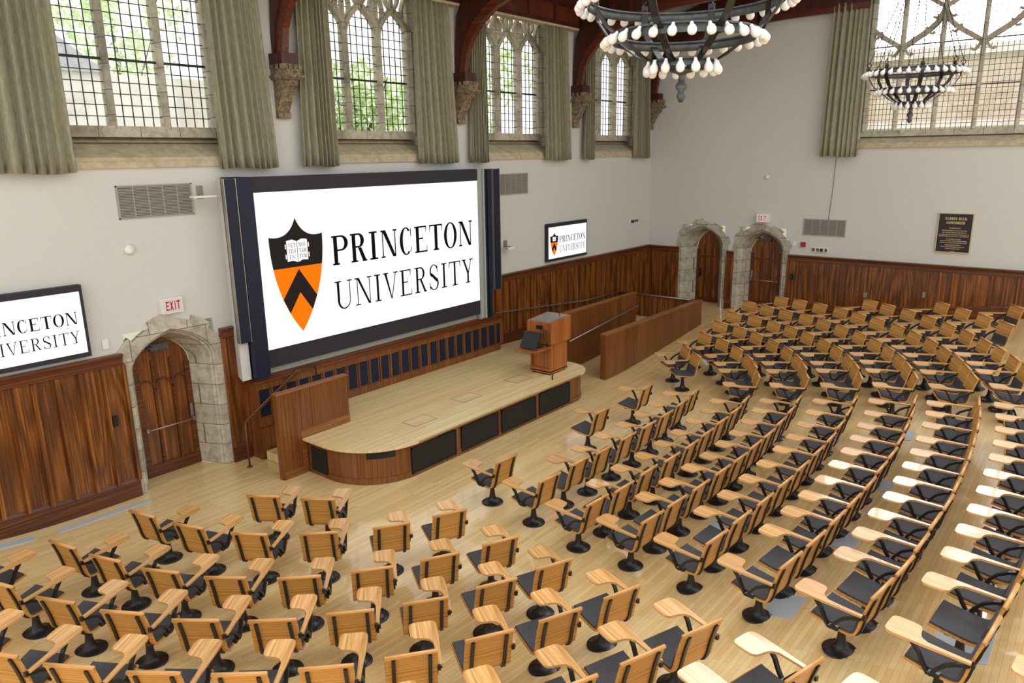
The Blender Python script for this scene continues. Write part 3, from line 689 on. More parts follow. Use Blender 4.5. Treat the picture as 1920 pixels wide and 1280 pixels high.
for a, b in gr:
    m = MB(); m.box(a, b, 8.478, 8.5, .07, .48); m.build('front_grille', 'grille', t)
    m = MB(); m.box(a-.02, b+.02, 8.47, 8.5, .48, .5); m.box(a-.02, b+.02, 8.47, 8.5, .05, .07); m.box(a-.02, a, 8.47, 8.5, .05, .5); m.box(b, b+.02, 8.47, 8.5, .05, .5); m.build('grille_frame', 'black', t)
for a, b in ((8.4, 8.78), (11.3, 11.66)):
    m = MB(); m.box(a, b, 8.478, 8.5, .515, .57); m.build('slot_vent', 'black', t)
m = MB(); m.box(6.848, 6.87, 9.55, 9.95, .06, .48); m.build('side_grille', 'grille', t)
c = PI+PI/2*.62; pts = []
m = MB(); L1 = [(7.87+1.012*math.cos(a), 9.5+1.012*math.sin(a)) for a in [PI+PI/2*(.45+.3*i/6) for i in range(7)]]
m.loft([[(x, y, z) for x, y in L1] for z in (.44, .54)], False, True); m.build('curved_vent', 'black', t)
for (x, y, lab) in ((8.55, 9.1, 'left floor hatch set in the stage deck near its curved corner'), (10.0, 9.3, 'middle floor hatch set in the stage deck'), (11.55, 9.25, 'right floor hatch in the stage deck in front of the lectern')):
    m = MB(); m.box(x-.26, x+.26, y-.17, y+.17, ST-.002, ST+.003); o = m.build('floor_hatch', 'deck'); tag(o, lab, 'floor hatch', 'stage floor hatches')
    m = MB()
    for a in (-.265, .255): m.box(x+a, x+a+.01, y-.175, y+.175, ST, ST+.005)
    for a in (-.175, .165): m.box(x-.265, x+.265, y+a, y+a+.01, ST, ST+.005)
    m.build('hatch_frame', 'steel', o)
# stair and its side wall
t = thing('stage_stairs', 'pale wooden steps rising to the stage behind the left panel wall', 'stairs', (7.2, 10.65, 0))
for k in range(3):
    m = MB(); m.box(6.72+.32*k, 7.779, 10.204, 11.095, .155*k, .155*(k+1)); m.build('step', 'deck', t)
t = thing('panel_wall', 'short cherry wood panel wall beside the stage steps', 'low wall', (7.08, 10.12, 0))
m = MB(); m.box(6.37, 7.79, 10.075, 10.19, 0, 1.46); m.build('panel', 'cherry', t)
m = MB(); m.box(6.36, 7.8, 10.06, 10.2, 1.46, 1.48); m.build('cap', 'cherry_x', t)
m = MB()
for x in (6.52, 6.98, 7.3, 7.6): m.box(x-.004, x+.004, 10.068, 10.076, .14 if x < 6.9 else .8, 1.44)
m.box(6.862, 7.79, 10.066, 10.076, ST+.003, ST+.14); m.box(6.76, 6.86, 10.064, 10.076, 0, ST+.14); m.box(6.4, 6.76, 10.066, 10.076, .0, .14); m.build('moulding', 'cherry_x', t)
t = thing('stair_handrail', 'thin bronze handrail beside the steps left of the stage', 'handrail', (6.34, 11.04, 0))
m = MB(); m.tube([(6.34, 11.04, 0), (6.34, 11.04, .82)], .017); m.lathe([(.045, 0), (.045, .01), (.02, .02)], 12, (6.34, 11.04, 0)); m.build('post', 'bronze', t)
m = MB(); m.tube([(6.34, 11.04, .82), (7.45, 11.04, 1.47), (7.85, 11.04, 1.47), (7.85, 11.04, 1.3)], .017); m.tube([(6.36, 11.04, .80), (7.45, 11.04, 1.42)], .008); m.build('rail', 'bronze', t)

# ------------------------------------------------------------------ ramp with its walls and rails
t = thing('ramp_wall', 'long cherry panelled ramp wall standing behind the lectern', 'low wall', (15.5, 10.05, 0), 'ramp walls')
m = MB(); m.box(13.17, 17.75, 10.0, 10.12, -.02, 1.4); m.build('panel', 'cherry', t); m = MB(); m.box(13.16, 17.76, 9.99, 10.13, 1.4, 1.44); m.build('cap', 'cherry_x', t)
m = MB(); m.box(13.18, 17.74, 9.99, 10.0, -.0, .16)
for k in range(8): x = 13.6+.55*k; m.box(x-.003, x+.003, 9.994, 10.0, .16, 1.39)
m.build('moulding', 'cherry', t)
t = thing('ramp_wall', 'cherry panelled ramp wall nearest the chairs with a sunlit sheen', 'low wall', (16.8, 8.87, 0), 'ramp walls')
m = MB()
m.hexa([(14.26, 8.8, -.02), (19.35, 8.8, floor_z(19.35, 8.8)-.05), (19.35, 8.95, floor_z(19.35, 8.95)-.05), (14.26, 8.95, -.02)], [(14.26, 8.8, 1.06), (19.35, 8.8, 1.06), (19.35, 8.95, 1.06), (14.26, 8.95, 1.06)]); m.build('panel', 'cherry', t)
m = MB(); m.box(14.25, 19.37, 8.79, 8.96, 1.06, 1.095); m.build('cap', 'cherry_x', t)
t = thing('ramp_wall', 'dark ramp end wall before the far corner with a rail on top', 'low wall', (19.3, 10.2, .2), 'ramp walls')
m = MB(); m.box(19.22, 19.35, 8.965, 11.4, .2, 1.06); m.build('panel', 'wains', t); m = MB(); m.box(19.2, 19.36, 8.965, 11.38, 1.06, 1.09); m.build('cap', 'wains_hy', t)
m = MB(); m.tube([(19.15, 9.05, 1.1), (19.15, 11.3, 1.1)], .018)
for y in (9.4, 10.3, 11.1): m.tube([(19.15, y, 1.1), (19.2, y, 1.0)], .01)
m.build('rail', 'steel', t)
m = MB(); m.hexa([(13.23, 10.14, .3), (19.19, 10.14, .2), (19.19, 11.4, .2), (13.23, 11.4, .3)], [(13.23, 10.14, ST), (19.19, 10.14, .44), (19.19, 11.4, .44), (13.23, 11.4, ST)])
tag(m.build('ramp', 'deck'), 'sloping wooden ramp lane between the panelled wall and ramp wall', 'ramp')
t = thing('handrail', 'long steel handrail on the dark panelling beside the ramp', 'handrail', (16, 11.38, 1))
m = MB(); m.tube([(13.24, 11.2, 1.42), (13.3, 11.34, 1.46), (17.3, 11.36, 1.13), (19.1, 11.36, 1.11)], .02); m.build('rail', 'steel', t)
m = MB()
for x in (13.5, 14.6, 15.7, 16.8, 18.2): z = 1.46-.0825*(x-13.3) if x < 17.3 else 1.12; m.tube([(x, 11.36, z), (x, 11.37, z-.06), (x, 11.46, z-.07)], .009)
m.build('bracket', 'bronze', t)
t = thing('ramp_handrail', 'steel handrail fixed along the ramp wall behind the lectern', 'handrail', (16, 9.93, .9))
m = MB(); m.tube([(14.4, 9.92, .74), (17.7, 9.92, 1.08)], .02); m.build('rail', 'steel', t)
m = MB()
for x in (14.8, 15.8, 16.8): z = .74+.103*(x-14.4); m.tube([(x, 9.92, z), (x, 9.93, z-.06), (x, 10.0, z-.07)], .009)
m.build('bracket', 'steel', t)

# ------------------------------------------------------------------ lectern
t = thing('lectern', 'tall cherry lectern with pull out shelf standing at the right end of the stage', 'lectern', (12.43, 9.1, ST))
m = MB(); z0 = ST+.06
m.box(12.12, 12.74, 8.84, 8.87, z0, ST+.7); m.box(12.12, 12.74, 9.33, 9.36, z0, ST+.7); m.box(12.71, 12.74, 8.87, 9.33, z0, ST+.7); m.box(12.12, 12.74, 8.84, 9.36, ST+.03, ST+.08); m.box(12.12, 12.15, 8.87, 9.33, z0, ST+.14); m.build('lower_body', 'lectern', t)
m = MB(); m.box(12.16, 12.18, 8.88, 9.32, ST+.14, ST+.7); m.build('cupboard_back', 'lectern', t)
m = MB(); b = [(12.07, 8.79, ST+.68), (12.8, 8.79, ST+.68), (12.8, 9.41, ST+.68), (12.07, 9.41, ST+.68)]; tp = [(12.07, 8.79, ST+1.14), (12.8, 8.79, ST+1.2), (12.8, 9.41, ST+1.2), (12.07, 9.41, ST+1.14)]; m.hexa(b, tp); m.build('upper_body', 'lectern', t)
m = MB(); m.hexa([(12.12, 8.84, ST+1.143), (12.75, 8.84, ST+1.195), (12.75, 9.36, ST+1.195), (12.12, 9.36, ST+1.143)], [(12.12, 8.84, ST+1.155), (12.75, 8.84, ST+1.207), (12.75, 9.36, ST+1.207), (12.12, 9.36, ST+1.155)]); m.build('top_panel', 'steel', t)
m = MB(); m.box(11.5, 12.12, 8.78, 9.3, ST+.62, ST+.65); m.build('pull_out_shelf', 'lectern', t)
m = MB(); m.box(12.14, 12.7, 8.87, 9.33, ST+.001, ST+.035); m.build('plinth', 'black', t)
m = MB(); m.tube([(12.62, 8.95, ST+1.19), (12.6, 8.96, ST+1.3), (12.45, 9.05, ST+1.42), (12.25, 9.15, ST+1.5)], .008); m.tube([(12.25, 9.15, ST+1.5), (12.19, 9.18, ST+1.52)], .014); m.build('gooseneck_microphone', 'black', t)
m = MB(); m.box(12.03, 12.07, 9.0, 9.14, ST+1.0, ST+1.07); m.build('control_panel', 'black', t)
t = thing('monitor', 'black tilted monitor standing on the pull out lectern shelf', 'monitor', (11.78, 9.0, ST+.65))
m = MB(); m.hexa([(11.62, 8.84, ST+.67), (11.66, 8.84, ST+.67), (11.66, 9.26, ST+.67), (11.62, 9.26, ST+.67)], [(11.8, 8.84, ST+.98), (11.84, 8.84, ST+.98), (11.84, 9.26, ST+.98), (11.8, 9.26, ST+.98)]); m.build('display', 'black', t)
m = MB(); m.box(11.62, 11.98, 8.9, 9.2, ST+.652, ST+.665); m.tube([(11.93, 9.05, ST+.665), (11.76, 9.05, ST+.84)], .012); m.build('stand', 'black', t)
m = MB(); m.tube([(12.05, 8.9, ST+1.0), (12.03, 8.88, ST+.8), (12.04, 8.85, ST+.665), (11.99, 8.82, ST+.66)], .008); m.tube([(12.05, 8.95, ST+1.0), (12.02, 8.94, ST+.85), (12.04, 8.86, ST+.665)], .007)
tag(m.build('cable', 'black'), 'black cables hanging from the lectern beside the monitor', 'cable')
m = MB(); m.tube([(12.2, 8.83, ST+.012), (12.0, 8.7, ST+.012), (11.9, 8.62, ST+.012)], .012); tag(m.build('floor_cable', 'black'), 'short black cable lying on the stage at the lectern foot', 'cable')
# ------------------------------------------------------------------ wall fittings
def vent(T, u0, u1, v0, v1, lab, n=5):
    t = thing('air_vent', lab, 'vent', T((u0+u1)/2, v0, 0), 'wall air vents')
    m = MB(T); m.box(u0, u1, v0, v1, .0, .008); m.build('recess', 'ventdark', t)
    m = MB(T); k = int((v1-v0)/.022)
    for i in range(k): v = v0+(v1-v0)*(i+.5)/k; m.box(u0, u1, v-.0055, v+.0055, .008, .018)
    m.build('louvres', 'ventgrey', t)
    m = MB(T); e = .018
    m.box(u0-e, u1+e, v1, v1+e, 0, .024); m.box(u0-e, u1+e, v0-e, v0, 0, .024)
    for i in range(n+1): u = u0+(u1-u0)*i/n; m.box(u-.007, u+.007, v0, v1, 0, .022)
    m.box(u0-e, u0, v0-e, v1+e, 0, .024); m.box(u1, u1+e, v0-e, v1+e, 0, .024); m.build('frame', 'ventgrey', t)
vent(FW, 4.97, 6.1, 4.33, 4.78, 'grey wall vent left of the big screen above the near door')
vent(FW, 13.72, 14.8, 4.24, 4.7, 'grey wall vent right of the big screen')
vent(RW, -6.7, -5.63, 2.9, 3.31, 'grey wall vent low on the far wall beside the exit sign')
def exit_sign(T, u0, u1, v0, v1, lab, d=.1):
    t = thing('exit_sign', lab, 'exit sign', T((u0+u1)/2, v0, 0), 'exit signs')
    m = MB(T); m.box(u0, u1, v0, v1, 0, d); m.build('housing', 'white', t)
    m = MB(T); m.box(u0+.012, u1-.012, v0+.012, v1-.012, d, d+.004); m.build('lit_face', 'exit_white', t)
    m = MB(T); W = u1-u0; H = v1-v0; h = H*.6; y = v0+.2*H; s = .04*H/.32; w = d+.0055
    L = {'E': [(0, .25, 0, 1), (0, 1, 0, .17), (0, .85, .42, .58), (0, 1, .83, 1)], 'I': [(.3, .7, 0, 1)], 'T': [(.36, .64, 0, 1), (0, 1, .83, 1)]}
    x = u0+.17*W
    for ch, cw in (('E', .155), ('X', .18), ('I', .1), ('T', .17)):
        a = x; b = x+cw*W
        if ch == 'X': 
            for q in glyph('X', 1, .26, .1): m.flat([(a+p*(b-a), y+r*h) for p, r in q], w)
        else:
            for p0, p1, q0, q1 in L[ch]: m.box(a+p0*(b-a), a+p1*(b-a), y+q0*h, y+q1*h, w-.001, w+.001)
        x = b+.03*W
    m.build('lettering', 'exit_red', t)
exit_sign(FW, 5.37, 5.7, 2.81, 3.05, 'lit exit sign with red letters on the arch of the near door')
exit_sign(RW, -8.0, -7.68, 3.19, 3.42, 'small lit exit sign with red letters above the far door', .16)
t = thing('plaque', 'dark bronze plaque with gold lettering on the far wall', 'plaque', RW(-3.07, 2.66, 0))
u0, u1, v0, v1 = -3.43, -2.71, 2.66, 3.59
m = MB(RW); m.box(u0, u1, v0, v1, .002, .045); m.build('board', 'plaque', t)
m = MB(RW); e = .016
m.box(u0-e, u1+e, v1, v1+e, .002, .055); m.box(u0-e, u1+e, v0-e, v0, .002, .055); m.box(u0-e, u0, v0, v1, .002, .055); m.box(u1, u1+e, v0, v1, .002, .055); m.build('rim', 'gold', t)
m = MB(RW); w = .0465
text(m, 'HAROLD HELM', u0+.13, u1-.13, v1-.15, .068, w, .2, .1); m.build('lettering', 'gold', t); m = MB(RW); text(m, 'AUDITORIUM', u0+.16, u1-.16, v1-.25, .068, w, .2, .1)
m.build('lettering', 'gold', t); rnd = random.Random(3)
for y, a in ((.345, .24), (.405, .09), (.455, .1), (.505, .04), (.545, .04), (.615, .2), (.66, .07), (.705, .07), (.76, .19), (.805, .1), (.85, .2), (.92, .31)):
    m = MB(RW); x = u0+a; end = u1-a           # fine lines too small to read: rows of tiny word strokes
    while x < end:
        l = min(rnd.uniform(.02, .06), end-x); k = 0
        while k < l: m.box(x+k, x+k+.006, v1-y*1.0-.012, v1-y*1.0+.006+rnd.choice((0, .006)), .045, w); k += .011
        x += l+.012
    m.build('lettering', 'gold', t)
def puck(T, u, v, r, d, name, lab, cat, mat='white'):
    m = MB(T); m.lathe([(r, 0), (r, d*.5), (r*.8, d*.9), (0, d)], 20, (u, v, 0)); return tag(m.build(name, mat), lab, cat)
puck(FW, 5.03, 3.86, .075, .06, 'smoke_detector', 'round white detector on the wall above the near door', 'detector')
puck(RW, -7.82, 4.44, .06, .07, 'smoke_detector', 'small round detector high on the far wall above the exit sign', 'detector')
def plate(T, u, v, w, h, d, name, lab, cat, mat='white'):
    m = MB(T); m.box(u-w/2, u+w/2, v-h/2, v+h/2, 0, d); return tag(m.build(name, mat, bevel=.004), lab, cat)
plate(FW, 4.49, 2.5, .09, .15, .02, 'switch_plate', 'white switch plate above the panelling left of the near door', 'switch')
plate(RW, -6.93, 2.62, .08, .12, .02, 'switch_plate', 'white switch plate right of the far door arch', 'switch')
plate(RW, -6.68, 2.62, .13, .13, .06, 'fire_alarm', 'red fire alarm box on the far wall below the vent', 'fire alarm', 'firered')
m = MB(FW); m.box(4.4, 4.47, 1.24, 1.4, .07, .11); tag(m.build('card_reader', 'black'), 'black card reader on the dark panelling left of the near door', 'card reader')
m = MB(RW); m.box(-6.96, -6.88, 1.62, 1.78, .04, .09); tag(m.build('card_reader', 'black'), 'black card reader on the far panelling right of the exit door', 'card reader')
def jackbox(T, u, v, lab, e):
    t = thing('socket_panel', lab, 'socket panel', T(u, v, 0), 'socket panels'); m = MB(T); m.box(u-.22, u+.22, v-.06, v+.06, 0, .03); m.build('plate', 'white', t)
    for i in range(4):
        x = u-.17+.11*i
        m = MB(T); m.box(x-.03, x+.03, v-.04, v+.04, .03, .05 if i != e else .1); m.build('socket', 'black' if i == e else 'bronze', t)
jackbox(RW, -6.22, 2.5, 'row of wall sockets above the far panelling under the vent', 2)
jackbox(FW, 20.1, 3.14, 'row of wall sockets high beside the far corner of screen wall', 0)
for (u, lab) in ((-4.95, 'left power outlet on the far panelling behind the back row'), (-3.55, 'right power outlet on the far panelling behind the back row')):
    plate(RW, u, floor_z(XF, -u)+.62, .1, .14, .05, 'power_outlet', lab, 'outlet', 'steel')
t = thing('wall_camera', 'small white camera on a bracket left of the big screen', 'camera', (6.2, 11.4, 4.6))
m = MB(FW); m.box(6.2, 6.3, 4.55, 4.75, 0, .02); m.tube([(6.25, 4.6, .0), (6.2, 4.6, .2)], .014); m.build('bracket', 'steel', t); m = MB(FW); m.box(5.98, 6.36, 4.575, 4.605, .18, .32); m.build('camera_body', 'white', t)
t = thing('wall_camera', 'small white camera on a bracket right of the big screen', 'camera', (13.9, 11.4, 3.1))
m = MB(FW); m.box(13.85, 13.97, 2.98, 3.14, 0, .02); m.tube([(13.9, 3.0, 0), (13.9, 3.0, .2), (13.65, 3.0, .25)], .016); m.build('bracket', 'steel', t); m = MB(FW); m.box(13.72, 13.98, 2.95, 3.0, .12, .26); m.build('camera_body', 'white', t)
m = MB(); z = floor_z(20.75, 8.05); m.lathe([(.13, 0), (.13, .03), (.07, .05), (.045, .22), (.02, .34), (0, .35)], 14, (20.7, 7.75, z)); tag(m.build('traffic_cone', 'orange'), 'small orange cone standing before the far exit door', 'cone')
# floor registers along the left wall and metal plates between the rows
for a, b, y0, y1, lab in ((3.34, 4.68, 11.1, 11.21, 'long grey floor register by the panelling before the near door'), (1.8, 3.06, 11.12, 11.26, 'grey floor register by the panelling at the left photo edge')):
    m = MB(); zz = max(floor_z(a, 11.15), floor_z(b, 11.15)); m.hexa([(a, y0, floor_z(a, y0)-.01), (b, y0, floor_z(b, y0)-.01), (b, y1, floor_z(b, y1)-.01), (a, y1, floor_z(a, y1)-.01)], [(a, y0, floor_z(a, y0)+.006), (b, y0, floor_z(b, y0)+.006), (b, y1, floor_z(b, y1)+.006), (a, y1, floor_z(a, y1)+.006)])
    tag(m.build('floor_register', 'plate'), lab, 'floor register', 'wall floor registers')
FP = [(7.3, 2.2, .5, .32, 'beside the aisle end of the fifth middle row'), (9.1, 2.07, .42, .3, 'behind the fourth middle row'), (10.95, 2.08, .4, .26, 'farther along behind the fourth middle row'),
      (13.0, 2.25, .4, .3, 'at the far aisle behind the fourth middle row'), (15.75, 1.2, .6, .4, 'under the aisle end of the far block'), (9.15, 3.72, .5, .32, 'behind the second middle row'), (7.15, .55, .6, .45, 'under the nearest chairs of the last row')]
for x, y, a, b, lab in FP:
    z = floor_z(x, y); sx = (floor_z(x+.1, y)-floor_z(x-.1, y))/.2; sy_ = (floor_z(x, y+.1)-floor_z(x, y-.1))/.2
    f = lambda dx, dy, h: (x+dx, y+dy, z+sx*dx+sy_*dy+h)
    m = MB(); m.hexa([f(-a/2, -b/2, -.01), f(a/2, -b/2, -.01), f(a/2, b/2, -.01), f(-a/2, b/2, -.01)], [f(-a/2, -b/2, .008), f(a/2, -b/2, .008), f(a/2, b/2, .008), f(-a/2, b/2, .008)])
    tag(m.build('floor_plate', 'plate'), 'grey metal floor plate '+lab, 'floor plate', 'floor plates between the rows')

# ------------------------------------------------------------------ chandeliers
def bulb_mesh():
    m = MB(); m.lathe([(.017, .0), (.018, -.02), (.027, -.042), (.042, -.066), (.046, -.093), (.039, -.12), (.022, -.136), (.0, -.141)], 14)
    return m.mesh('bulb', M['bulb'])
def socket_mesh():
    m = MB(); m.lathe([(.02, .03), (.02, -.006), (.017, -.01)], 8); return m.mesh('socket', M['iron2'])
BM = None
def chandelier(c, lab, nb, ang0, k=1.):
    global BM
    BM = BM or bulb_mesh()
    x, y = c; t = thing('chandelier', lab, 'chandelier', (x, y, 5.66), 'wrought iron chandeliers')
    rings = [(.98*k, 6.64, .09, nb[0]), (.715*k, 6.29, .09, nb[1]), (.32*k, 6.03, .07, nb[2])]
    for r, z, h, n in rings:
        m = MB(); m.loft([[(x+q*math.cos(a), y+q*math.sin(a), zz) for a in [2*PI*i/56 for i in range(56)]] for q, zz in ((r, z-h/2), (r, z+h/2), (r-.016, z+h/2), (r-.016, z-h/2), (r, z-h/2))], True, True)
        m.loft([[(x+q*math.cos(a), y+q*math.sin(a), zz) for a in [2*PI*i/56 for i in range(56)]] for q, zz in ((r+.012, z+h/2-.01), (r+.012, z+h/2+.008), (r-.03, z+h/2+.008), (r-.03, z+h/2-.01), (r+.012, z+h/2-.01))], True, True)
        m.build('ring', 'iron2', t)
        for i in range(n):
            a = 2*PI*(i+.5)/n; o = bpy.data.objects.new('bulb', BM); COL.objects.link(o); o.parent = t
            o.location = (( r+.03)*math.cos(a), (r+.03)*math.sin(a), z+.03-5.66); o.rotation_euler = (0, -R(38), a) if r > .5 else (0, -R(8), a)
    for i in range(8):
        a = 2*PI*i/8+ang0; ca, sa = math.cos(a), math.sin(a)
        m = MB(); pts = [(x+r*k*ca, y+r*k*sa, z) for r, z in ((.965, 6.76), (.955, 6.54), (.84, 6.38), (.705, 6.29), (.5, 6.14), (.305, 6.03), (.12, 5.98))]
        m.bar(pts, .075, .012, (-sa*.0+ca, sa, .6)); m.build('strap', 'iron', t)
        q = .98*k; m = MB(); m.tube([(x+q*ca, y+q*sa, 6.7), (x+q*ca, y+q*sa, 6.76)], [.035, .012], 8); m.tube([(x+(q+.04*math.cos(b))*ca, y+(q+.04*math.cos(b))*sa, 6.8+.04*math.sin(b)) for b in [2*PI*j/10 for j in range(11)]], .009, 6); m.build('ring_hook', 'iron', t)
        m = MB(); N = 60; p0, p1 = Vector((x+q*ca, y+q*sa, 6.83)), Vector((x+.03*ca, y+.03*sa, 9.0))
        m.tube([p0.lerp(p1, j/N) for j in range(N+1)], [.011 if j % 2 else .004 for j in range(N+1)], 5); m.build('chain', 'iron', t)
    m = MB(); m.lathe([(0, .02), (.02, .0), (.035, .03), (.05, .06), (.035, .09), (.03, .11), (.06, .14), (.06, .17), (.035, .2), (.03, .26), (.05, .28), (.12, .3), (.13, .33), (.05, .345), (.03, .4)], 16, (x, y, 5.66)); m.build('finial', 'iron2', t)
    m = MB(); m.lathe([(.0, 0), (.06, .02), (.1, .14), (.03, .18), (.03, .25)], 12, (x, y, 8.96)); m.build('canopy', 'iron', t)
chandelier((7.42, 3.72), 'large wrought iron chandelier with three rings of bulbs near the camera', (36, 28, 15), .15)
chandelier((17.32, 3.58), 'chandelier hanging before the big far window', (36, 28, 15), .35, .86)
CHAIRS=[
('L',0,[(5.57,7.86,-144),(5.19,8.51,-147)]),
('L',1,[(6.23,6.29,-116),(5.59,6.61,-123),(4.98,7.13,-136),(4.50,7.73,-148),(4.18,8.45,-160),(3.99,9.20,-166)]),
('L',2,[(6.07,5.33,-115),(5.41,5.63,-120),(4.80,6.01,-128),(4.24,6.48,-135),(3.78,7.07,-144),(3.44,7.72,-153),(3.20,8.44,-161),(3.03,9.13,-166)]),
('L',3,[(5.98,4.51,-113),(5.33,4.75,-118),(4.68,5.07,-126),(4.11,5.49,-132),(3.58,5.94,-138),(3.14,6.50,-143),(2.78,7.17,-149),(2.47,7.88,-155),(2.23,8.65,-162),(2.10,9.42,-166)]),
('L',4,[(5.76,3.54,-110),(5.09,3.79,-114),(4.48,4.09,-121),(3.89,4.42,-128),(3.36,4.84,-135),(2.88,5.32,-140),(2.46,5.89,-144),(2.07,6.53,-148),(1.75,7.20,-153),(1.50,7.95,-156)]),
('L',5,[(5.43,2.56,-110),(4.80,2.78,-111),(4.17,3.03,-114),(3.58,3.36,-119),(3.05,3.75,-123)]),
('L',6,[(5.13,1.63,-106),(4.48,1.83,-108),(3.90,2.05,-110)]),
('L',7,[(4.87,0.72,-103),(4.25,0.92,-104)]),
('R',0,[(7.87,6.84,-93),(10.52,6.84,-92),(12.17,6.87,-88)]),
('R',1,[(7.73,5.94,-94),(8.45,5.92,-92),(9.03,5.87,-91),(9.72,5.86,-90),(10.37,5.85,-90),(11.01,5.86,-89),(11.67,5.91,-86),(12.39,6.00,-85)]),
('R',2,[(7.53,5.03,-94),(8.08,4.96,-92),(8.75,4.96,-91),(9.36,4.91,-91),(9.98,4.90,-89),(10.58,4.92,-89),(11.22,4.95,-90),(11.84,4.97,-88),(12.42,5.04,-84)]),
('R',3,[(7.52,4.22,-96),(8.09,4.18,-94),(8.70,4.14,-92),(9.33,4.11,-92),(9.88,4.08,-92),(10.45,4.08,-90),(10.98,4.07,-89),(11.54,4.09,-88),(12.11,4.12,-86),(12.62,4.18,-83)]),
('R',4,[(7.32,3.30,-96),(7.95,3.27,-94),(8.56,3.22,-93),(9.19,3.19,-93),(9.79,3.17,-92),(10.39,3.15,-91),(10.93,3.14,-89),(11.51,3.17,-88),(12.09,3.21,-86),(12.67,3.28,-85)]),
('R',5,[(6.98,2.37,-97),(7.58,2.31,-96),(8.19,2.27,-94),(8.73,2.24,-93),(9.29,2.21,-92),(9.86,2.21,-92),(10.39,2.20,-91),(10.93,2.22,-89),(11.49,2.26,-87),(12.08,2.31,-85),(12.70,2.40,-84)]),
('R',6,[(6.64,1.46,-98),(7.17,1.39,-96),(7.73,1.36,-94),(8.30,1.34,-93),(8.84,1.31,-92),(9.37,1.31,-90),(9.90,1.32,-89),(10.42,1.33,-87),(10.95,1.36,-86),(11.55,1.40,-85),(12.08,1.45,-83),(12.60,1.53,-82)]),
('R',7,[(6.19,0.60,-96),(6.81,0.54,-95),(7.43,0.49,-93),(8.03,0.46,-92),(8.60,0.44,-92),(9.17,0.43,-91),(9.73,0.43,-90),(10.28,0.44,-89),(10.82,0.46,-88),(11.38,0.50,-86),(11.95,0.56,-84),(12.50,0.64,-83)]),
('R',8,[(5.90,-0.27,-96),(6.55,-0.33,-95)]),
('W',1,[(14.57,7.00,-42),(15.04,7.47,-42)]),
('W',2,[(13.77,5.34,-62),(14.32,5.63,-56),(14.76,5.91,-49),(15.27,6.35,-40),(15.77,6.88,-32),(16.07,7.43,-27)]),
('W',3,[(13.85,4.44,-63),(14.41,4.67,-60),(14.93,4.95,-55),(15.46,5.33,-50),(15.97,5.81,-43),(16.42,6.34,-36),(16.77,6.86,-28),(17.04,7.45,-21)]),
('W',4,[(13.89,3.51,-68),(14.50,3.74,-64),(15.01,4.00,-59),(15.61,4.37,-52),(16.10,4.76,-46),(16.63,5.26,-41),(17.05,5.77,-36),(17.42,6.29,-31),(17.77,6.87,-24),(17.94,7.46,-18)]),
('W',5,[(13.94,2.64,-70),(14.52,2.86,-66),(15.10,3.10,-61),(15.66,3.42,-56),(16.21,3.78,-50),(16.74,4.21,-46),(17.26,4.72,-41),(17.74,5.24,-36),(18.13,5.75,-31),(18.47,6.36,-28),(18.76,6.94,-26),(19.05,7.55,-23)]),
('W',6,[(13.87,1.76,-69),(14.42,1.94,-68),(14.98,2.15,-64),(15.58,2.44,-60),(16.18,2.77,-55),(16.76,3.17,-51),(17.33,3.60,-46),(17.92,4.13,-40),(18.37,4.64,-36),(18.84,5.16,-33),(19.20,5.76,-30),(19.49,6.35,-26),(19.71,6.91,-25)]),
('W',7,[(13.85,0.90,-71),(14.40,1.10,-70),(14.94,1.31,-67),(15.57,1.58,-64),(16.15,1.88,-60),(16.81,2.25,-55),(17.44,2.67,-50),(18.09,3.14,-45),(18.73,3.67,-42),(19.23,4.21,-38),(19.62,4.69,-34)]),
('W',8,[(17.43,1.67,-52),(18.11,2.12,-50),(18.76,2.60,-46),(19.39,3.11,-45)]),
('W',9,[(18.92,1.65,-53)])]
# ------------------------------------------------------------------ tablet-arm chairs
def offset_path(p, d):
    o = []
    for i in range(len(p)):
        a, b = p[max(i-1, 0)], p[min(i+1, len(p)-1)]; dx, dy = b[0]-a[0], b[1]-a[1]; l = math.hypot(dx, dy); o.append((p[i][0]-dy/l*d, p[i][1]+dx/l*d))
    return o
def smooth(p, n=2):
    for _ in range(n):
        q = [p[0]]
        for a, b in zip(p, p[1:]): q += [(a[0]*.75+b[0]*.25, a[1]*.75+b[1]*.25), (a[0]*.25+b[0]*.75, a[1]*.25+b[1]*.75)]
        p = q+[p[-1]]
    return p
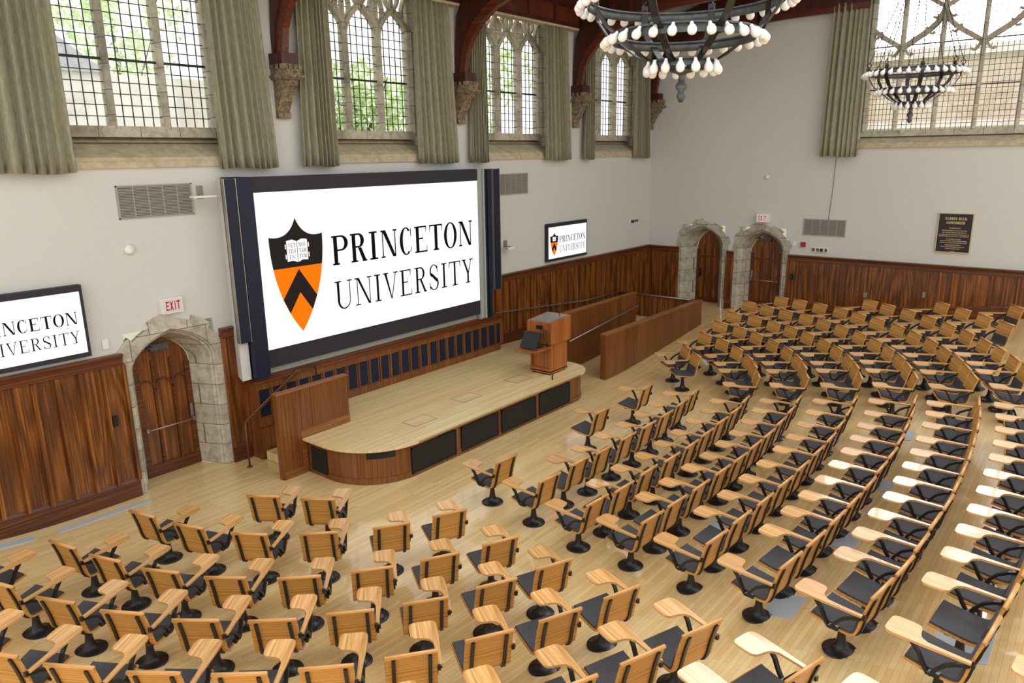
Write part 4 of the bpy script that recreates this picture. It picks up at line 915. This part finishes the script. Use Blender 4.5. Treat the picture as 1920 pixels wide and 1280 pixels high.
# side profile, forward = +y: seat front edge -> seat -> bend -> top of the back
PROF = smooth([(.235, .402), (.15, .384), (0, .362), (-.11, .35), (-.18, .362), (-.208, .42), (-.228, .52), (-.255, .63), (-.288, .735), (-.304, .785)], 1)
HWC = .225
def slab(m, path, d0, d1, x0, x1):
    a, b = offset_path(path, d0), offset_path(path, d1); poly = a+b[::-1]; n = len(path)
    loops = [[(x, y, z) for y, z in poly] for x in (x0, x1)]
    m.add([p for l in loops for p in l], [(i, (i+1) % (2*n), 2*n+(i+1) % (2*n), 2*n+i) for i in range(2*n)], False)
    for k, x in enumerate((x0, x1)):       # side faces as a strip of quads
        o = len(m.v); m.add([(x, y, z) for y, z in a]+[(x, y, z) for y, z in b], [(i, i+1, n+i+1, n+i) for i in range(n-1)])
    return m
def chair_parts(sx):
    """meshes of one chair; sx=1 tablet on the sitter's right, -1 on the left"""
    P = {}
    m = MB(); m.lathe([(.162, 0), (.164, .009), (.156, .016), (.125, .024), (.09, .038), (.063, .062), (.047, .1), (.039, .15), (.035, .2), (.035, .27), (.05, .295), (.05, .33), (0, .33)], 28)
    for k in range(4): a = PI/4+k*PI/2; m.lathe([(.009, .0), (.009, .007), (0, .009)], 8, (.138*math.cos(a), .138*math.sin(a), .024))
    m.box(-.17, .17, -.09, .1, .322, .345); P['pedestal'] = m.mesh('pedestal', M['iron'])
    m = MB(); slab(m, PROF, -.011, .011, -HWC, HWC); P['shell'] = m.mesh('shell', M['oak'])
    m = MB(); m.tube([(-HWC-.005, -.307, .793), (HWC+.005, -.307, .793)], .019, 12); P['top_rail'] = m.mesh('top_rail', M['oak_e'])
    k = [i for i, p in enumerate(PROF) if p[1] > .56 and p[0] < -.1][0]
    seat = PROF[:k]; seat = [(seat[0][0]-.012, seat[0][1])]+seat[1:]
    m = MB(); slab(m, seat, -.034, -.0115, -HWC+.012, HWC-.012); P['cushion'] = m.mesh('cushion', M['fabric'])
    rib = [p for p in PROF if p[0] < .03 and p[1] < .78]
    for nm, x in (('rib', -.158), ('rib ', .158)):
        m = MB(); slab(m, rib, .0115, .03, x-.016, x+.016); P[nm] = m.mesh('rib', M['iron'])
    # tablet: long arm widening to a rounded paddle that turns inwards
    out = [(.232, -.25), (.268, -.25), (.274, -.05), (.284, .1), (.288, .28), (.284, .34), (.262, .372), (.22, .38), (.08, .38), (.045, .37), (.028, .34), (.028, .23), (.034, .175), (.065, .148), (.145, .135), (.195, .115), (.226, .06), (.232, -.08)]
    out = out[:2]+smooth(out[2:-1], 1)+out[-1:]
    zt = lambda y: .602+(y+.25)*.02
    m = MB(); n = len(out); m.add([(x*sx, y, zt(y)-.011) for x, y in out]+[(x*sx, y, zt(y)+.011) for x, y in out], [tuple(range(n)), tuple(range(n, 2*n))]+[(i, (i+1) % n, n+(i+1) % n, n+i) for i in range(n)])
    P['tablet'] = m.mesh('tablet', M['oak_y'])
    m = MB(); X = .25*sx
    path = smooth([(X, -.24, .575), (X, -.16, .548), (X, -.08, .5), (X, -.02, .425), (X, .01, .375)], 0)
    m.bar(path, .026, .036, (1, 0, 0)); m.bar([(X, .005, .37), (X, .04, .385), (X, .075, .44), (X, .115, .525), (X, .17, .592)], .026, .036, (1, 0, 0))
    m.box(min(X, X-.05*sx), max(X, X-.05*sx), -.05, .05, .352, .392); m.box(min(X, X-.03*sx), max(X, X-.03*sx), -.275, -.215, .565, .61); m.bar([(X, .1, .592), (X, .27, .596)], .014, .03, (1, 0, 0))
    P['tablet_bracket'] = m.mesh('tablet_bracket', M['iron'])
    return P
PARTS = {1: chair_parts(1), -1: chair_parts(-1)}
def place_chair(x, y, yawdeg, hand, label, group):
    z = floor_z(x, y)
    t = thing('tablet_chair', label, 'chair', (x, y, z), group, R(yawdeg+90))
    for nm, me in PARTS[hand].items():
        o = bpy.data.objects.new(nm.strip(), me); COL.objects.link(o); o.parent = t
    return t
BN = {'L': 'left block', 'R': 'middle block', 'W': 'far block'}
FROM = {'L': 'from the middle aisle', 'R': 'from the near aisle', 'W': 'from the far aisle'}
rows_of = {}
for b, r, L in CHAIRS: rows_of.setdefault(b, []).append(r)
for b, r, L in CHAIRS:
    rn = ORD[rows_of[b].index(r)+1]
    for i, (x, y, a) in enumerate(L):
        hand = -1 if (b == 'R' and i == 0) or (b == 'W' and i == 0 and 2 <= r <= 7) else 1
        side = 'left-handed' if hand < 0 else 'right-handed'
        place_chair(x, y, a, hand, '%s oak tablet chair, %s %s, %s row of %s' % (side, ORD[i+1], FROM[b], rn, BN[b]), 'tablet chairs of the '+BN[b])

# ------------------------------------------------------------------ outside the windows
t = thing('stone_building', 'pale stone building with gabled slate roof outside the windows of the screen wall', 'building', (13, 34, -2))
m = MB(); m.box(2, 18.5, 30, 40, -3, 8.3); m.build('wall', 'ext_stone', t)
m = MB(); m.prism([(2, 8.3), (13.2, 8.3), (7.5, 12.4)], 29.8, 40.4, 1); m.build('roof', 'ext_roof', t)
for k in range(5):
    m = MB(); m.box(3.5+3.0*k, 4.6+3.0*k, 29.9, 29.995, 3, 6.4); m.build('window', 'ext_roof', t)
t = thing('sandstone_building', 'pale sandstone building outside the big far window', 'building', (50, 4, -2))
m = MB(); m.box(45, 55, -20, 21, -3, 9.6); m.build('wall', 'tan', t)
m = MB(); m.box(44.6, 55, -20, 21.2, 9.6, 10.1); m.build('cornice', 'ext_stone', t); m = MB(); m.box(44.8, 45, -20, 21, 6.2, 6.5); m.build('string_course', 'ext_stone', t)
def tree(x, y, h, w, seed, lab):
    rnd = random.Random(seed); t = thing('tree', lab, 'tree', (x, y, -2), 'trees outside')
    m = MB(); m.tube([(x, y, -2), (x+.2, y, h*.4), (x-.1, y+.1, h*.75)], [.3, .22, .1], 8)
    for k in range(5): a = k*1.3; m.tube([(x, y, h*.3+k*.5), (x+w*.5*math.cos(a), y+w*.5*math.sin(a), h*.6+k*.4)], [.1, .03], 6)
    m.build('trunk', 'bark', t)
    m = MB()
    cl = [(x+rnd.gauss(0, w*.35), y+rnd.gauss(0, w*.3), h*.62+rnd.gauss(0, h*.16)) for _ in range(26)]
    for k in range(2600):
        c = rnd.choice(cl); p = Vector([c[0]+rnd.gauss(0, .55), c[1]+rnd.gauss(0, .55), c[2]+rnd.gauss(0, .5)])
        a = Vector((rnd.gauss(0, 1), rnd.gauss(0, 1), rnd.gauss(0, 1))).normalized(); b = a.cross(Vector((rnd.gauss(0, 1), rnd.gauss(0, 1), rnd.gauss(0, 1)))).normalized(); s = rnd.uniform(.12, .26)
        m.add([p-a*s, p+b*s*.5, p+a*s, p-b*s*.5], [(0, 1, 2, 3)])
    m.build('foliage', 'leaf', t)
tree(13.5, 45, 17, 4.0, 1, 'tall leafy tree behind the pale building outside the nearest window')
tree(21.5, 47, 17, 4.5, 6, 'tall leafy tree right of the pale building outside the nearest window')
tree(20.5, 24.5, 11, 2.6, 2, 'leafy green tree outside the second window of the screen wall')
tree(27.0, 25.5, 11, 2.8, 3, 'leafy green tree outside the third window of the screen wall')
m = MB(); m.box(-30, 70, 12.4, 90, -3.2, -3.0); m.box(22, 70, -60, 12.4, -3.2, -3.0); struct(m.build('ground', 'lawn', off=(0, 0, 0)))

# ------------------------------------------------------------------ light: overcast sky, through the windows, the cut-back ceiling and the open camera side
W = bpy.data.worlds.new('overcast sky'); S.world = W; W.use_nodes = True
wt = W.node_tree; bg = wt.nodes['Background']; tc = wt.nodes.new('ShaderNodeTexCoord'); dp = wt.nodes.new('ShaderNodeVectorMath'); dp.operation = 'DOT_PRODUCT'
wt.links.new(tc.outputs['Generated'], dp.inputs[0]); el, az = R(29), R(6); dp.inputs[1].default_value = (math.cos(el)*math.cos(az), math.cos(el)*math.sin(az), math.sin(el))
mr = wt.nodes.new('ShaderNodeMapRange'); mr.interpolation_type = 'SMOOTHERSTEP'; mr.inputs[1].default_value = math.cos(R(30)); mr.inputs[2].default_value = math.cos(R(8)); mr.inputs[3].default_value = SKY; mr.inputs[4].default_value = SKY+GLOW
wt.links.new(dp.outputs['Value'], mr.inputs[0]); wt.links.new(mr.outputs[0], bg.inputs[1]); bg.inputs[0].default_value = (.97, .98, 1, 1)   # thin cloud, brighter round the veiled sun
S.view_settings.view_transform = 'Standard'; S.view_settings.look = 'None'; S.view_settings.gamma = 1; S.view_settings.use_curve_mapping = False
S.view_settings.exposure = EXPO
S.cycles.use_denoising = True
S.cycles.max_bounces = 8; S.cycles.diffuse_bounces = 4; S.cycles.glossy_bounces = 3; S.cycles.transparent_max_bounces = 12
S.cycles.sample_clamp_indirect = 6; S.cycles.caustics_reflective = False; S.cycles.caustics_refractive = False
